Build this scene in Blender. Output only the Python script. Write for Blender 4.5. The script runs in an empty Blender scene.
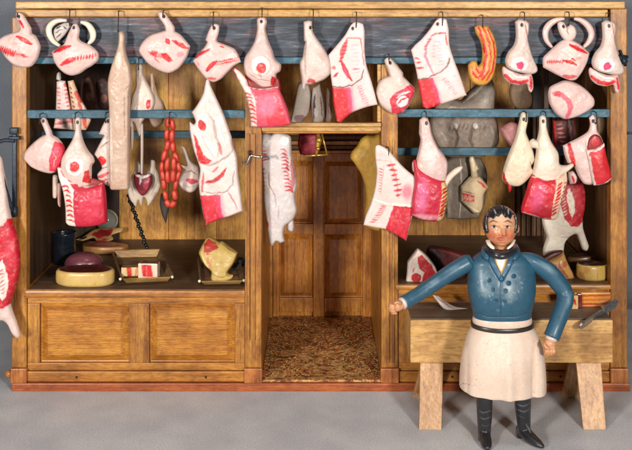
import bpy, bmesh, math, random
import numpy as np
from mathutils import Vector, Matrix
from mathutils.geometry import delaunay_2d_cdt
random.seed(7)
MM = 0.001
D = 1000.0          # camera distance from the shop front, mm
EYE = 390.0         # camera height, mm
CX = 316.0
SC = bpy.context.scene
COL = SC.collection

def P(px, py, d):
    """point (mm) of the place seen at picture position px,py when it stands d mm behind the shop front"""
    k = (D + d) / D
    return ((px - CX) * k, d, EYE - py * k)
def X(px, d): return (px - CX) * (D + d) / D
def lin(c):
    out = []
    for v in c[:3]:
        v = v / 255.0
        out.append(v / 12.92 if v <= 0.04045 else ((v + 0.055) / 1.055) ** 2.4)
    return tuple(out)

# ------------------------------------------------------------------ objects
def thing(name, label, cat, loc=(0, 0, 0), group=None):
    o = bpy.data.objects.new(name, None); COL.objects.link(o)
    o.empty_display_size = 0.01
    o.location = [v * MM for v in loc]
    o['label'] = label; o['category'] = cat
    if group: o['group'] = group
    return o
def tag(o, label, cat, group=None):
    o['label'] = label; o['category'] = cat
    if group: o['group'] = group
    return o
def wloc(o):
    v = Vector((0, 0, 0))
    while o is not None:
        v = v + o.location; o = o.parent
    return v
def obj(name, verts, faces, mat, parent=None, smooth=False, cols=None, origin=None, label=None):
    """verts in mm, world"""
    v = np.array(verts, dtype=float) * MM
    if origin is None:
        if parent is None: origin = Vector((float((v[:,0].min()+v[:,0].max())/2), float((v[:,1].min()+v[:,1].max())/2), float(v[:,2].min())))
        else: origin = wloc(parent)
    base = wloc(parent) if parent is not None else Vector((0, 0, 0))
    v = v - np.array(origin)
    me = bpy.data.meshes.new(name)
    me.from_pydata(v.tolist(), [], [list(map(int, f)) for f in faces])
    me.update()
    if cols is not None:
        a = me.color_attributes.new('Col', 'FLOAT_COLOR', 'POINT')
        c = np.ones((len(v), 4), dtype=np.float32); c[:, :3] = cols
        a.data.foreach_set('color', c.ravel())
    me.materials.append(mat)
    if smooth:
        me.polygons.foreach_set('use_smooth', [True] * len(me.polygons))
    o = bpy.data.objects.new(name, me); COL.objects.link(o)
    o.parent = parent
    o.location = origin - base
    if label: o['label'] = label
    return o

# ------------------------------------------------------------------ noise / painting
def _h(ix, iy, s):
    n = (ix.astype(np.int64) * 374761393 + iy.astype(np.int64) * 668265263 + s * 1442695041) & 0x7fffffff
    n = ((n ^ (n >> 13)) * 1274126177) & 0x7fffffff
    return ((n ^ (n >> 16)) & 0xffff) / 65535.0
def vnoise(x, y, s=0):
    ix = np.floor(x); iy = np.floor(y); fx = x - ix; fy = y - iy
    fx = fx * fx * (3 - 2 * fx); fy = fy * fy * (3 - 2 * fy)
    a = _h(ix, iy, s); b = _h(ix + 1, iy, s); c = _h(ix, iy + 1, s); e = _h(ix + 1, iy + 1, s)
    return (a * (1 - fx) + b * fx) * (1 - fy) + (c * (1 - fx) + e * fx) * fy
def fnoise(x, y, s=0):
    return (vnoise(x, y, s) + 0.5 * vnoise(x * 2.1, y * 2.1, s + 1) + 0.25 * vnoise(x * 4.3, y * 4.3, s + 2)) / 1.75
def segdist(x, y, a, b):
    dx = b[0] - a[0]; dy = b[1] - a[1]; L = dx * dx + dy * dy + 1e-9
    t = np.clip(((x - a[0]) * dx + (y - a[1]) * dy) / L, 0, 1)
    return np.hypot(x - a[0] - t * dx, y - a[1] - t * dy), t
def polysd(x, y, pts):
    """signed distance, negative inside"""
    d = np.full(x.shape, 1e9); ins = np.zeros(x.shape, bool); n = len(pts)
    for i in range(n):
        a = pts[i]; b = pts[(i + 1) % n]
        dd, _ = segdist(x, y, a, b); d = np.minimum(d, dd)
        cond = ((a[1] > y) != (b[1] > y))
        xi = (b[0] - a[0]) * (y - a[1]) / ((b[1] - a[1]) + 1e-12) + a[0]
        ins ^= cond & (x < xi)
    return np.where(ins, -d, d)
def E(cx, cy, rx, ry, c, rot=0, a=1, h=0, soft=.36): return ('E', (cx, cy, rx, ry, math.radians(rot)), c, a, h, soft)
def G(pts, c, a=1, h=0, soft=.36): return ('G', pts, c, a, h, soft)
def L(pts, w, c, a=1, h=0, soft=.36, taper=1): return ('L', (pts, w, taper), c, a, h, soft)
def ticks(path, n, ln, w, c, ang, a=1, h=0, curve=0):
    """row of short brush strokes along a path, each at angle ang (deg, 0 = right, 90 = up)"""
    out = []; r = random.Random(len(path) * 13 + n)
    segs = [(math.dist(path[i], path[i + 1])) for i in range(len(path) - 1)]; T = sum(segs)
    for k in range(n):
        s = T * (k + .5) / n; i = 0
        while i < len(segs) - 1 and s > segs[i]: s -= segs[i]; i += 1
        t = min(1, s / max(segs[i], 1e-6)); x = path[i][0] + (path[i+1][0] - path[i][0]) * t; y = path[i][1] + (path[i+1][1] - path[i][1]) * t
        an = math.radians(ang + r.uniform(-9, 9)); l = ln * r.uniform(.75, 1.15) / 2
        dx, dy = math.cos(an) * l, -math.sin(an) * l
        mid = (x + dy * curve, y - dx * curve)
        out.append(L([(x - dx, y - dy), mid, (x + dx, y + dy)], w * r.uniform(.75, 1.2), c, a, h))
    return out
def markd(m, x, y):
    k = m[0]
    if k == 'E':
        cx, cy, rx, ry, r = m[1]; u = (x - cx) * math.cos(r) + (y - cy) * math.sin(r); v = -(x - cx) * math.sin(r) + (y - cy) * math.cos(r)
        return (np.hypot(u / rx, v / ry) - 1) * min(rx, ry)
    if k == 'G': return polysd(x, y, m[1])
    pts, w, taper = m[1]; best = np.full(x.shape, 1e9); n = len(pts) - 1
    for i in range(n):
        d, t = segdist(x, y, pts[i], pts[i + 1]); g = (i + t) / n
        ww = w / 2 * (1 - taper * .65 * np.abs(2 * g - 1) ** 2)
        best = np.minimum(best, d - ww)
    return best
def paint(x, y, base, marks, seed=0, mott=.10, wob=.9):
    base = np.array(lin(base)); n = len(x)
    if base.max() > .6: base = base * .88      # bright bases dimmed evenly to keep whites from overexposing
    c = np.tile(base, (n, 1))
    m1 = fnoise(x * .09, y * .09, seed) - .5; m2 = fnoise(x * .5, y * .5, seed + 5) - .5
    c *= (1 + mott * 2 * m1 + mott * 1.1 * m2)[:, None]
    # worn, yellowed varnish drifting over the paint
    st = np.clip((fnoise(x * .16 + 9, y * .16, seed + 11) - .55) * 4, 0, 1) * .35
    c = c * (1 - st[:, None]) + c * np.array([1, .86, .70]) * st[:, None]
    ws = np.clip((fnoise(x * .11 + 3, y * .13, seed + 15) - .5) * 3, 0, 1) * .22
    c = c * (1 - ws[:, None] * (1 - np.array([1.0, .74, .72]))[None, :])
    H = np.zeros(n)
    wx = x + (fnoise(x * .35, y * .35, seed + 21) - .5) * 2 * wob; wy = y + (fnoise(x * .35, y * .35, seed + 31) - .5) * 2 * wob
    for j, m in enumerate(marks):
        sd = markd(m, wx, wy); a = np.clip(.5 - sd / (2 * m[5]), 0, 1)
        if m[2] is not None:
            br = fnoise(x * .45 + j * 7, y * .45, seed + 41)
            aa = a * m[3] * np.clip(.95 + .7 * (br - .35), .78, 1)
            cc = np.array(lin(m[2]))[None, :] * (1 + .5 * (fnoise(x * .3, y * .3, seed + 51 + j) - .5) + .45 * (fnoise(x * 1.1 + y * .25, y * .16, seed + 61 + j) - .5))[:, None]
            c = c * (1 - aa[:, None]) + cc * aa[:, None]
        if m[4]:
            sd2 = markd(m, x, y); w = max(m[5], .9)
            t = np.clip(.5 - sd2 / (2 * w), 0, 1); H += m[4] * t * t * (3 - 2 * t)
    # flecks where paint is chipped
    chip = fnoise(x * .8 + 40, y * .8, seed + 71) > .865
    c[chip] *= np.array([.62, .5, .38])
    return np.clip(c, .002, .9), H

# ------------------------------------------------------------------ carved joint from an outline: rounded front and back, real thickness
def smooth_outline(pts, step):
    out = []; n = len(pts)
    P2 = [np.array(p[:2], float) for p in pts]; sh = [len(p) > 2 for p in pts]
    for i in range(n):
        p0, p1 = P2[i], P2[(i + 1) % n]
        t0 = np.zeros(2) if sh[i] else (P2[(i + 1) % n] - P2[i - 1]) * .42
        t1 = np.zeros(2) if sh[(i + 1) % n] else (P2[(i + 2) % n] - P2[i]) * .42
        ln = np.linalg.norm(p1 - p0); t0 = t0 * min(1, 1.3 * ln / (np.linalg.norm(t0) + 1e-6)); t1 = t1 * min(1, 1.3 * ln / (np.linalg.norm(t1) + 1e-6))
        m = max(1, int(round(ln / step)))
        for k in range(m):
            t = k / m; a = 2*t**3 - 3*t**2 + 1; b = t**3 - 2*t**2 + t; c = -2*t**3 + 3*t**2; e = t**3 - t**2
            out.append(a * p0 + b * t0 + c * p1 + e * t1)
    return np.array(out)
SEED = [100]
def carve(name, pts, d, T, base, marks=(), parent=None, mat=None, e=.42, edge=1.5, hole=None, label=None,
          tilt=(0, 0), mott=.10, h=None, back=.6, wob=.9, cutout=None):
    """pts: outline; d: depth of its middle plane; T: swelling in mm; e: roundness; edge: thickness at the rim in mm"""
    SEED[0] += 17; seed = SEED[0]
    xs = [p[0] for p in pts]; ys = [p[1] for p in pts]
    if h is None: h = min(.85, max(.5, math.sqrt((max(xs)-min(xs)) * (max(ys)-min(ys))) / 90))
    ol = smooth_outline(pts, h)
    x0, y0 = ol.min(0) - 3; x1, y1 = ol.max(0) + 3
    gs = max(h, .8); gx = np.arange(x0, x1, gs); gy = np.arange(y0, y1, gs)
    XX, YY = np.meshgrid(gx, gy)
    sd = polysd(XX.ravel(), YY.ravel(), ol).reshape(XX.shape)
    m = (sd < 0).astype(float); u = np.zeros_like(m)
    for _ in range(700):
        u[1:-1, 1:-1] = (u[2:, 1:-1] + u[:-2, 1:-1] + u[1:-1, 2:] + u[1:-1, :-2] + 1) * .25
        u *= m
    um = u.max() + 1e-9
    fx = np.arange(x0 + 1.5, x1, h); fy = np.arange(y0 + 1.5, y1, h * .93); FX, FY = np.meshgrid(fx, fy)
    FX = FX + (np.arange(FX.shape[0]) % 2)[:, None] * h * .5
    FX = FX.ravel(); FY = FY.ravel(); s2 = polysd(FX, FY, ol); k = s2 < -h * .55
    ip = np.stack([FX[k], FY[k]], 1)
    allp = [Vector((float(a), float(b))) for a, b in ol] + [Vector((float(a), float(b))) for a, b in ip]
    nb = len(ol)
    vo, eo, fo, ov, oe, of = delaunay_2d_cdt(allp, [(i, (i + 1) % nb) for i in range(nb)], [], 1, 1e-5)
    V = np.array([(v.x, v.y) for v in vo]); n = len(V)
    # orient
    F = []
    for f in fo:
        a, b, c = V[f[0]], V[f[1]], V[f[2]]
        cr = (b[0]-a[0])*(c[1]-a[1]) - (b[1]-a[1])*(c[0]-a[0])
        F.append((f[0], f[1], f[2]) if cr < 0 else (f[0], f[2], f[1]))
    # height
    ux = np.clip((V[:, 0] - x0) / gs, 0, len(gx) - 1.001); uy = np.clip((V[:, 1] - y0) / gs, 0, len(gy) - 1.001)
    ix = ux.astype(int); iy = uy.astype(int); tx = ux - ix; ty = uy - iy
    uu = (u[iy, ix] * (1-tx) + u[iy, ix+1] * tx) * (1-ty) + (u[iy+1, ix] * (1-tx) + u[iy+1, ix+1] * tx) * ty
    sdv = -polysd(V[:, 0], V[:, 1], ol)
    hh = T * np.clip(uu / um, 0, 1) ** e * np.clip(sdv / 1.5, 0, 1) ** .5
    col, H = paint(V[:, 0], V[:, 1], base, list(marks), seed, mott, wob)
    if hole:
        dd = np.hypot(V[:, 0] - hole[0], (V[:, 1] - hole[1]) / 1.25); t = np.clip((1.7 - dd) / .6, 0, 1)
        col = col * (1 - t[:, None]) + np.array([.012, .008, .007]) * t[:, None]; H = H - t * 2.2
    lump = (fnoise(V[:, 0] * .12, V[:, 1] * .12, seed + 3) - .5) * T * .28 * np.clip(sdv / 4, 0, 1)
    cxm, cym = V.mean(0)
    off = (V[:, 0] - cxm) * tilt[0] + (V[:, 1] - cym) * tilt[1]
    fd = d + off - edge / 2 - hh - lump - H * np.clip(sdv / 1.2, 0, 1)
    bd = d + off + edge / 2 + hh * back
    def proj(dep):
        kk = (D + d) / D
        return np.stack([(V[:, 0] - CX) * kk, dep, EYE - V[:, 1] * kk], 1)
    cnt = {}
    for f in F:
        for a, b in ((f[0], f[1]), (f[1], f[2]), (f[2], f[0])): cnt[(a, b)] = 1
    rim = [(a, b) for (a, b) in cnt if (b, a) not in cnt]
    verts = np.concatenate([proj(fd), proj(bd)])
    faces = [tuple(f) for f in F] + [(f[0] + n, f[2] + n, f[1] + n) for f in F] + [(b, a, a + n, b + n) for a, b in rim]
    cols = np.concatenate([col, col * .92])
    return obj(name, verts, faces, mat or (M['matte'] if d >= 40 else M['paint']), parent, True, cols, label=label)

def joint(name, label, cat, parts, group=None, multi=False):
    """parts: list of dicts for carve; the first carries the hanging bone. One part = one mesh"""
    if len(parts) == 1 and not multi:
        p = dict(parts[0]); p.pop('name', None)
        o = carve(name, **p); tag(o, label, cat, group); return o
    p0 = parts[0]; ys = max(q[1] for p in parts for q in p['pts']); xm = sum(q[0] for q in p0['pts']) / len(p0['pts'])
    t = thing(name, label, cat, P(xm, ys, p0['d']), group)
    for p in parts:
        p = dict(p); nm = p.pop('name'); carve(nm, parent=t, **p)
    return t

# ------------------------------------------------------------------ solids
def box_vf(x0, x1, y0, y1, z0, z1, bev=.5):
    bm = bmesh.new(); bmesh.ops.create_cube(bm, size=1)
    for v in bm.verts:
        v.co = Vector(((x0 + x1) / 2 + v.co.x * (x1 - x0), (y0 + y1) / 2 + v.co.y * (y1 - y0), (z0 + z1) / 2 + v.co.z * (z1 - z0)))
    if bev: bmesh.ops.bevel(bm, geom=bm.edges[:], offset=min(bev, .45 * min(x1 - x0, y1 - y0, z1 - z0)), segments=2, affect='EDGES', profile=.6)
    bm.verts.index_update()
    v = [tuple(q.co) for q in bm.verts]; f = [[w.index for w in q.verts] for q in bm.faces]; bm.free()
    return v, f
def join_vf(items):
    V = []; F = []
    for v, f in items:
        o = len(V); V += [tuple(q) for q in v]; F += [[i + o for i in g] for g in f]
    return V, F
def box(name, x0, x1, y0, y1, z0, z1, mat, parent=None, bev=.5, label=None):
    v, f = box_vf(min(x0,x1), max(x0,x1), min(y0,y1), max(y0,y1), min(z0,z1), max(z0,z1), bev)
    return obj(name, v, f, mat, parent, False, label=label)
def hexa_vf(c, bev=.5):
    """c: 8 points, bottom four then top four, same winding"""
    bm = bmesh.new(); vs = [bm.verts.new(p) for p in c]
    for q in ((3,2,1,0),(4,5,6,7),(0,1,5,4),(1,2,6,5),(2,3,7,6),(3,0,4,7)): bm.faces.new([vs[i] for i in q])
    bmesh.ops.recalc_face_normals(bm, faces=bm.faces[:])
    if bev: bmesh.ops.bevel(bm, geom=bm.edges[:], offset=bev, segments=2, affect='EDGES', profile=.6)
    bm.verts.index_update()
    v = [tuple(q.co) for q in bm.verts]; f = [[w.index for w in q.verts] for q in bm.faces]; bm.free()
    return v, f
def fpanel_vf(x0, x1, z0, z1, yf, proud, slope):
    """raised and fielded panel facing -y: outer edge at depth yf, field proud of it"""
    rings = [(0, 2.2), (0, 0), (1.2, .3), (slope, -proud), (slope + .6, -proud - .4)]
    V = []; F = []
    for s, dy in rings:
        V += [(x0 + s, yf + dy, z0 + s), (x1 - s, yf + dy, z0 + s), (x1 - s, yf + dy, z1 - s), (x0 + s, yf + dy, z1 - s)]
    for r in range(len(rings) - 1):
        for i in range(4):
            j = (i + 1) % 4; F.append((r*4 + i, r*4 + j, r*4 + 4 + j, r*4 + 4 + i))
    k = (len(rings) - 1) * 4; F.append((k, k+1, k+2, k+3)); F.append((3, 2, 1, 0))
    return V, F
def tube_vf(path, rad, seg=12, squash=1.0, caps=True, up=None, n=2.0):
    """path of points, radius number or list; rad entries may be (ra, rb)"""
    Pn = [Vector(p) for p in path]; V = []; F = []; m = len(Pn)
    rs = rad if isinstance(rad, (list, tuple)) else [rad] * m
    prev = None
    for i in range(m):
        t = (Pn[min(i+1, m-1)] - Pn[max(i-1, 0)]).normalized()
        if prev is None:
            a = Vector(up) if up else (Vector((0, 1, 0)) if abs(t.y) < .9 else Vector((1, 0, 0)))
        else: a = prev
        a = (a - t * a.dot(t)).normalized(); prev = a; b = t.cross(a)
        r = rs[i]; ra, rb = r if isinstance(r, (tuple, list)) else (r, r * squash)
        for k in range(seg):
            th = 2 * math.pi * k / seg; c, s = math.cos(th), math.sin(th)
            c2 = math.copysign(abs(c) ** (2 / n), c); s2 = math.copysign(abs(s) ** (2 / n), s)
            V.append(tuple(Pn[i] + b * (c2 * ra) + a * (s2 * rb)))
    for i in range(m - 1):
        for k in range(seg):
            k2 = (k + 1) % seg; F.append((i*seg + k, i*seg + k2, (i+1)*seg + k2, (i+1)*seg + k))
    if caps:
        F.append(tuple(reversed(range(seg)))); F.append(tuple(range((m-1)*seg, m*seg)))
    return V, F
def resample(path, n):
    Pn = [Vector(p) for p in path]; out = []
    m = len(Pn) - 1
    for k in range(n):
        s = k / (n - 1) * m; i = min(int(s), m - 1); t = s - i
        p0 = Pn[max(i-1, 0)]; p1 = Pn[i]; p2 = Pn[i+1]; p3 = Pn[min(i+2, m)]
        out.append(.5 * ((2*p1) + (p2-p0)*t + (2*p0-5*p1+4*p2-p3)*t*t + (3*p1-p0-3*p2+p3)*t**3))
    return out
def resamp1(vals, n):
    m = len(vals) - 1; out = []
    for k in range(n):
        s = k / (n - 1) * m; i = min(int(s), m - 1); t = s - i; t = t
        out.append(vals[i] * (1-t) + vals[i+1] * t)
    return out
def loft_vf(rings, n=48, seg=64, power=2.0):
    """rings: (cx, cy, cz, rx, ry[, power]) in mm, stacked; smooth in between"""
    m = len(rings); R = []
    arr = [list(r) + ([power] if len(r) == 5 else []) for r in rings]
    for k in range(n):
        s = k / (n - 1) * (m - 1); i = min(int(s), m - 2); t = s - i
        p0 = np.array(arr[max(i-1, 0)]); p1 = np.array(arr[i]); p2 = np.array(arr[i+1]); p3 = np.array(arr[min(i+2, m-1)])
        q = .5 * ((2*p1) + (p2-p0)*t + (2*p0-5*p1+4*p2-p3)*t*t + (3*p1-p0-3*p2+p3)*t**3)
        q[3] = max(q[3], .05); q[4] = max(q[4], .05); R.append(q)
    V = []; F = []
    for q in R:
        for k in range(seg):
            th = 2*math.pi*k/seg; c, s = math.cos(th), math.sin(th)
            V.append((q[0] + math.copysign(abs(c)**(2/q[5]), c)*q[3], q[1] + math.copysign(abs(s)**(2/q[5]), s)*q[4], q[2]))
    for i in range(len(R)-1):
        for k in range(seg):
            k2 = (k+1) % seg; F.append((i*seg+k, (i+1)*seg+k, (i+1)*seg+k2, i*seg+k2))
    F.append(tuple(range(seg))); F.append(tuple(reversed(range((len(R)-1)*seg, len(R)*seg))))
    return V, F
def px_of(V):
    k = D / (D + V[:, 1]); return V[:, 0] * k + CX, (EYE - V[:, 2]) * k
def painted(name, V, F, base, marks, parent=None, mat=None, front=True, label=None, mott=.08, wob=.6, relief=True, smooth=True):
    V = np.array(V, float); SEED[0] += 13
    x, y = px_of(V); col, H = paint(x, y, base, list(marks), SEED[0], mott, wob)
    if front:   # brushwork only on the side that was painted from the front
        ym = (V[:, 1].min() + V[:, 1].max()) / 2
        plain, _ = paint(x, y, base, [], SEED[0], mott, wob)
        bk = V[:, 1] > ym + .15 * (V[:, 1].max() - ym)
        col[bk] = plain[bk]; H[bk] = 0
    if relief: V[:, 1] -= H
    return obj(name, V, F, mat or M['paint'], parent, smooth, col, label=label)
def union_vf(items, voxel):
    V, F = join_vf(items)
    me = bpy.data.meshes.new('tmp'); me.from_pydata(V, [], F); me.update()
    o = bpy.data.objects.new('tmp', me); COL.objects.link(o)
    md = o.modifiers.new('r', 'REMESH'); md.mode = 'VOXEL'; md.voxel_size = voxel; md.use_smooth_shade = True
    s = o.modifiers.new('s', 'SMOOTH'); s.iterations = 3; s.factor = .5
    dg = bpy.context.evaluated_depsgraph_get(); ev = o.evaluated_get(dg); m2 = ev.to_mesh()
    V2 = np.empty(len(m2.vertices) * 3); m2.vertices.foreach_get('co', V2); V2 = V2.reshape(-1, 3)
    F2 = [tuple(p.vertices) for p in m2.polygons]
    ev.to_mesh_clear(); bpy.data.objects.remove(o); bpy.data.meshes.remove(me)
    return V2, F2
def ell_vf(c, r, seg=24, rings=14):
    V = [(c[0], c[1], c[2]-r[2])]; F = []
    for i in range(1, rings):
        a = math.pi*i/rings
        for k in range(seg):
            b = 2*math.pi*k/seg; V.append((c[0]+r[0]*math.sin(a)*math.cos(b), c[1]+r[1]*math.sin(a)*math.sin(b), c[2]-r[2]*math.cos(a)))
    V.append((c[0], c[1], c[2]+r[2])); N = len(V)-1
    for k in range(seg):
        k2 = (k+1) % seg; F.append((0, 1+k2, 1+k)); F.append((N, N-seg+k, N-seg+k2))
    for i in range(rings-2):
        for k in range(seg):
            k2 = (k+1) % seg; F.append((1+i*seg+k, 1+i*seg+k2, 1+(i+1)*seg+k2, 1+(i+1)*seg+k))
    return V, F

# ------------------------------------------------------------------ materials
M = {}
def mat(name):
    m = bpy.data.materials.new(name); m.use_nodes = True; nt = m.node_tree; nt.nodes.clear()
    out = nt.nodes.new('ShaderNodeOutputMaterial'); b = nt.nodes.new('ShaderNodeBsdfPrincipled')
    nt.links.new(b.outputs[0], out.inputs[0]); M[name] = m
    return m, nt, b
def N(nt, t, **kw):
    n = nt.nodes.new(t)
    for k, v in kw.items():
        if k.startswith('_'): setattr(n, k[1:], v)
        else:
            key = k.replace('__', ' ')
            n.inputs[int(key[1:]) if key[0] == 'i' and key[1:].isdigit() else key].default_value = v
    return n
def ramp(nt, src, stops, interp='LINEAR'):
    r = nt.nodes.new('ShaderNodeValToRGB'); cr = r.color_ramp; cr.interpolation = interp
    while len(cr.elements) < len(stops): cr.elements.new(.5)
    for e_, (p, c) in zip(cr.elements, stops): e_.position = p; e_.color = (*(c if len(c) == 3 else c[:3]), 1)
    nt.links.new(src, r.inputs[0]); return r
def coords(nt, scale):
    tc = nt.nodes.new('ShaderNodeTexCoord'); mp = nt.nodes.new('ShaderNodeMapping')
    mp.inputs['Scale'].default_value = scale; nt.links.new(tc.outputs['Object'], mp.inputs[0]); return mp
def mixc(nt, a, b, fac, mode='MIX'):
    m = nt.nodes.new('ShaderNodeMix'); m.data_type = 'RGBA'; m.blend_type = mode
    for s, v in ((m.inputs[6], a), (m.inputs[7], b), (m.inputs[0], fac)):
        if hasattr(v, 'links'): nt.links.new(v, s)
        elif isinstance(v, tuple): s.default_value = (*v[:3], 1)
        else: s.default_value = v
    return m.outputs[2]
def paintmat(name, rough=(.34, .6), coat=.14, bump=.14, sss=0):
    m, nt, b = mat(name)
    at = nt.nodes.new('ShaderNodeAttribute'); at.attribute_name = 'Col'
    mp = coords(nt, (1000, 1000, 1000))
    n1 = N(nt, 'ShaderNodeTexNoise', Scale=.9, Detail=6.0, Roughness=.65); nt.links.new(mp.outputs[0], n1.inputs['Vector'])
    n2 = N(nt, 'ShaderNodeTexNoise', Scale=.13, Detail=4.0); nt.links.new(mp.outputs[0], n2.inputs['Vector'])
    vr = N(nt, 'ShaderNodeTexVoronoi', Scale=.22, _feature='DISTANCE_TO_EDGE'); nt.links.new(mp.outputs[0], vr.inputs['Vector'])
    g = ramp(nt, n1.outputs[0], [(.3, (.80, .77, .74)), (.52, (1, 1, 1)), (.75, (1.0, 1.0, 1.0))])
    c1 = mixc(nt, at.outputs['Color'], g.outputs[0], .75, 'MULTIPLY')
    ck = ramp(nt, vr.outputs['Distance'], [(0, (.55, .45, .38)), (.012, (1, 1, 1))])
    brk = ramp(nt, n2.outputs[0], [(.5, (0, 0, 0)), (.62, (1, 1, 1))])
    f = N(nt, 'ShaderNodeMath', _operation='MULTIPLY', i1=.28); nt.links.new(brk.outputs[0], f.inputs[0])
    c2 = mixc(nt, c1, ck.outputs[0], f.outputs[0], 'MULTIPLY')
    nt.links.new(c2, b.inputs['Base Color'])
    rr = N(nt, 'ShaderNodeMapRange', i1=.3, i2=.7, i3=rough[0], i4=rough[1]); nt.links.new(n2.outputs[0], rr.inputs[0]); nt.links.new(rr.outputs[0], b.inputs['Roughness'])
    b.inputs['Coat Weight'].default_value = coat; b.inputs['Coat Roughness'].default_value = .22
    bp = N(nt, 'ShaderNodeBump', Strength=bump, Distance=.0006); nt.links.new(n1.outputs[0], bp.inputs['Height']); nt.links.new(bp.outputs[0], b.inputs['Normal'])
    return m
def wood(name, light, mid, dark, axis='x', grain=1.0, rough=.45, dirt=.5, coat=.15, comb=0):
    """light/mid/dark sRGB; axis = grain direction"""
    m, nt, b = mat(name)
    s = {'x': (45, 1000, 1000), 'y': (1000, 45, 1000), 'z': (1000, 1000, 45)}[axis]
    mp = coords(nt, s); mp2 = coords(nt, (1000, 1000, 1000))
    n1 = N(nt, 'ShaderNodeTexNoise', Scale=.16 * grain, Detail=5.0, Roughness=.6, Distortion=.6); nt.links.new(mp.outputs[0], n1.inputs['Vector'])
    n2 = N(nt, 'ShaderNodeTexNoise', Scale=1.1 * grain, Detail=4.0, Roughness=.7); nt.links.new(mp.outputs[0], n2.inputs['Vector'])
    n3 = N(nt, 'ShaderNodeTexNoise', Scale=.035, Detail=5.0, Roughness=.6); nt.links.new(mp2.outputs[0], n3.inputs['Vector'])
    n4 = N(nt, 'ShaderNodeTexNoise', Scale=.5, Detail=6.0, Roughness=.7); nt.links.new(mp2.outputs[0], n4.inputs['Vector'])
    r1 = ramp(nt, n1.outputs[0], [(.22, lin(dark)), (.44, lin(mid)), (.66, lin(light))])
    r2 = ramp(nt, n2.outputs[0], [(.34, (.45, .36, .28)), (.50, (1, 1, 1))])
    c = mixc(nt, r1.outputs[0], r2.outputs[0], .55, 'MULTIPLY')
    n5 = N(nt, 'ShaderNodeTexNoise', Scale=.45, Detail=3.0, Roughness=.6); mp5 = coords(nt, tuple(300 if q == 45 else 1000 for q in s)); nt.links.new(mp5.outputs[0], n5.inputs['Vector'])
    r5 = ramp(nt, n5.outputs[0], [(.36, (.55, .45, .36)), (.56, (1.0, 1.0, 1.0))]); c = mixc(nt, c, r5.outputs[0], .55, 'MULTIPLY')
    if comb:
        wv = N(nt, 'ShaderNodeTexWave', Scale=.13, Distortion=7.0, Detail=3.0, Detail__Scale=.6, _bands_direction='Z' if axis == 'x' else 'X')
        nt.links.new(mp2.outputs[0], wv.inputs['Vector'])
        rw = ramp(nt, wv.outputs[0], [(0, (.74, .62, .5)), (.3, (1, 1, 1))]); c = mixc(nt, c, rw.outputs[0], comb, 'MULTIPLY')
    r3 = ramp(nt, n3.outputs[0], [(.36, (.45, .33, .26)), (.56, (1, 1, 1))])
    c = mixc(nt, c, r3.outputs[0], dirt, 'MULTIPLY')
    r4 = ramp(nt, n4.outputs[0], [(.27, (.22, .15, .12)), (.40, (1, 1, 1))])
    c = mixc(nt, c, r4.outputs[0], dirt, 'MULTIPLY')
    # edges rubbed pale and joints darkened by age are left to the light
    nt.links.new(c, b.inputs['Base Color']); b.inputs['Roughness'].default_value = rough
    b.inputs['Coat Weight'].default_value = coat; b.inputs['Coat Roughness'].default_value = .3
    bp = N(nt, 'ShaderNodeBump', Strength=.25, Distance=.0006); nt.links.new(n2.outputs[0], bp.inputs['Height']); nt.links.new(bp.outputs[0], b.inputs['Normal'])
    return m
def plain(name, c, rough=.5, metal=0, var=.35, scale=.4, coat=0, bump=.15):
    m, nt, b = mat(name); mp = coords(nt, (1000, 1000, 1000))
    n1 = N(nt, 'ShaderNodeTexNoise', Scale=scale, Detail=7.0, Roughness=.65); nt.links.new(mp.outputs[0], n1.inputs['Vector'])
    l = lin(c); r = ramp(nt, n1.outputs[0], [(.3, tuple(v * (1 - var) for v in l)), (.7, tuple(min(1, v * (1 + var)) for v in l))])
    nt.links.new(r.outputs[0], b.inputs['Base Color']); b.inputs['Roughness'].default_value = rough; b.inputs['Metallic'].default_value = metal
    b.inputs['Coat Weight'].default_value = coat
    bp = N(nt, 'ShaderNodeBump', Strength=bump, Distance=.0006); nt.links.new(n1.outputs[0], bp.inputs['Height']); nt.links.new(bp.outputs[0], b.inputs['Normal'])
    return m
# ================================================================== materials
paintmat('paint')
paintmat('gloss', rough=(.2, .42), coat=.3, bump=.08)
paintmat('matte', rough=(.5, .75), coat=.05, bump=.2)
wood('oak_x', (208, 148, 63), (185, 120, 45), (120, 72, 26), 'x', 1.0, .42, .55)
wood('oak_z', (198, 141, 62), (171, 111, 43), (103, 63, 25), 'z', 1.0, .42, .65)
wood('oak_panel', (212, 150, 58), (191, 124, 43), (135, 81, 26), 'x', .9, .36, .55, .3, comb=.75)
wood('cornice_wood', (216, 174, 104), (198, 150, 82), (160, 110, 54), 'x', .8, .5, .45)
wood('plinth_wood', (192, 108, 54), (168, 84, 40), (108, 54, 28), 'x', 1.0, .4, .5)
wood('foot_wood', (200, 130, 66), (176, 104, 50), (110, 62, 30), 'z', 1.0, .4, .5)
wood('back_wood', (244, 190, 86), (226, 158, 62), (146, 92, 34), 'z', .8, .5, .7)
wood('shaded_dark_wood', (92, 66, 44), (66, 46, 30), (34, 24, 16), 'z', .9, .6, .5)  # darker wood for the bay ends, their shade put into the colour
wood('brown_wood', (134, 92, 54), (104, 70, 40), (58, 38, 22), 'z', .9, .55, .5)
wood('board_dark', (112, 82, 54), (86, 62, 42), (46, 32, 22), 'x', .8, .6, .5)
wood('door_wood', (236, 170, 78), (210, 136, 54), (134, 78, 30), 'z', 1.1, .38, .55, .3)
wood('door_panel_wood', (238, 170, 76), (212, 136, 54), (134, 78, 30), 'z', 1.3, .36, .6, .3, comb=.5)
wood('bench_wood', (214, 172, 108), (200, 154, 90), (166, 120, 66), 'x', .5, .6, .6)
wood('bench_leg_wood', (214, 170, 122), (196, 148, 98), (146, 102, 62), 'z', .7, .5, .35)
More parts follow.
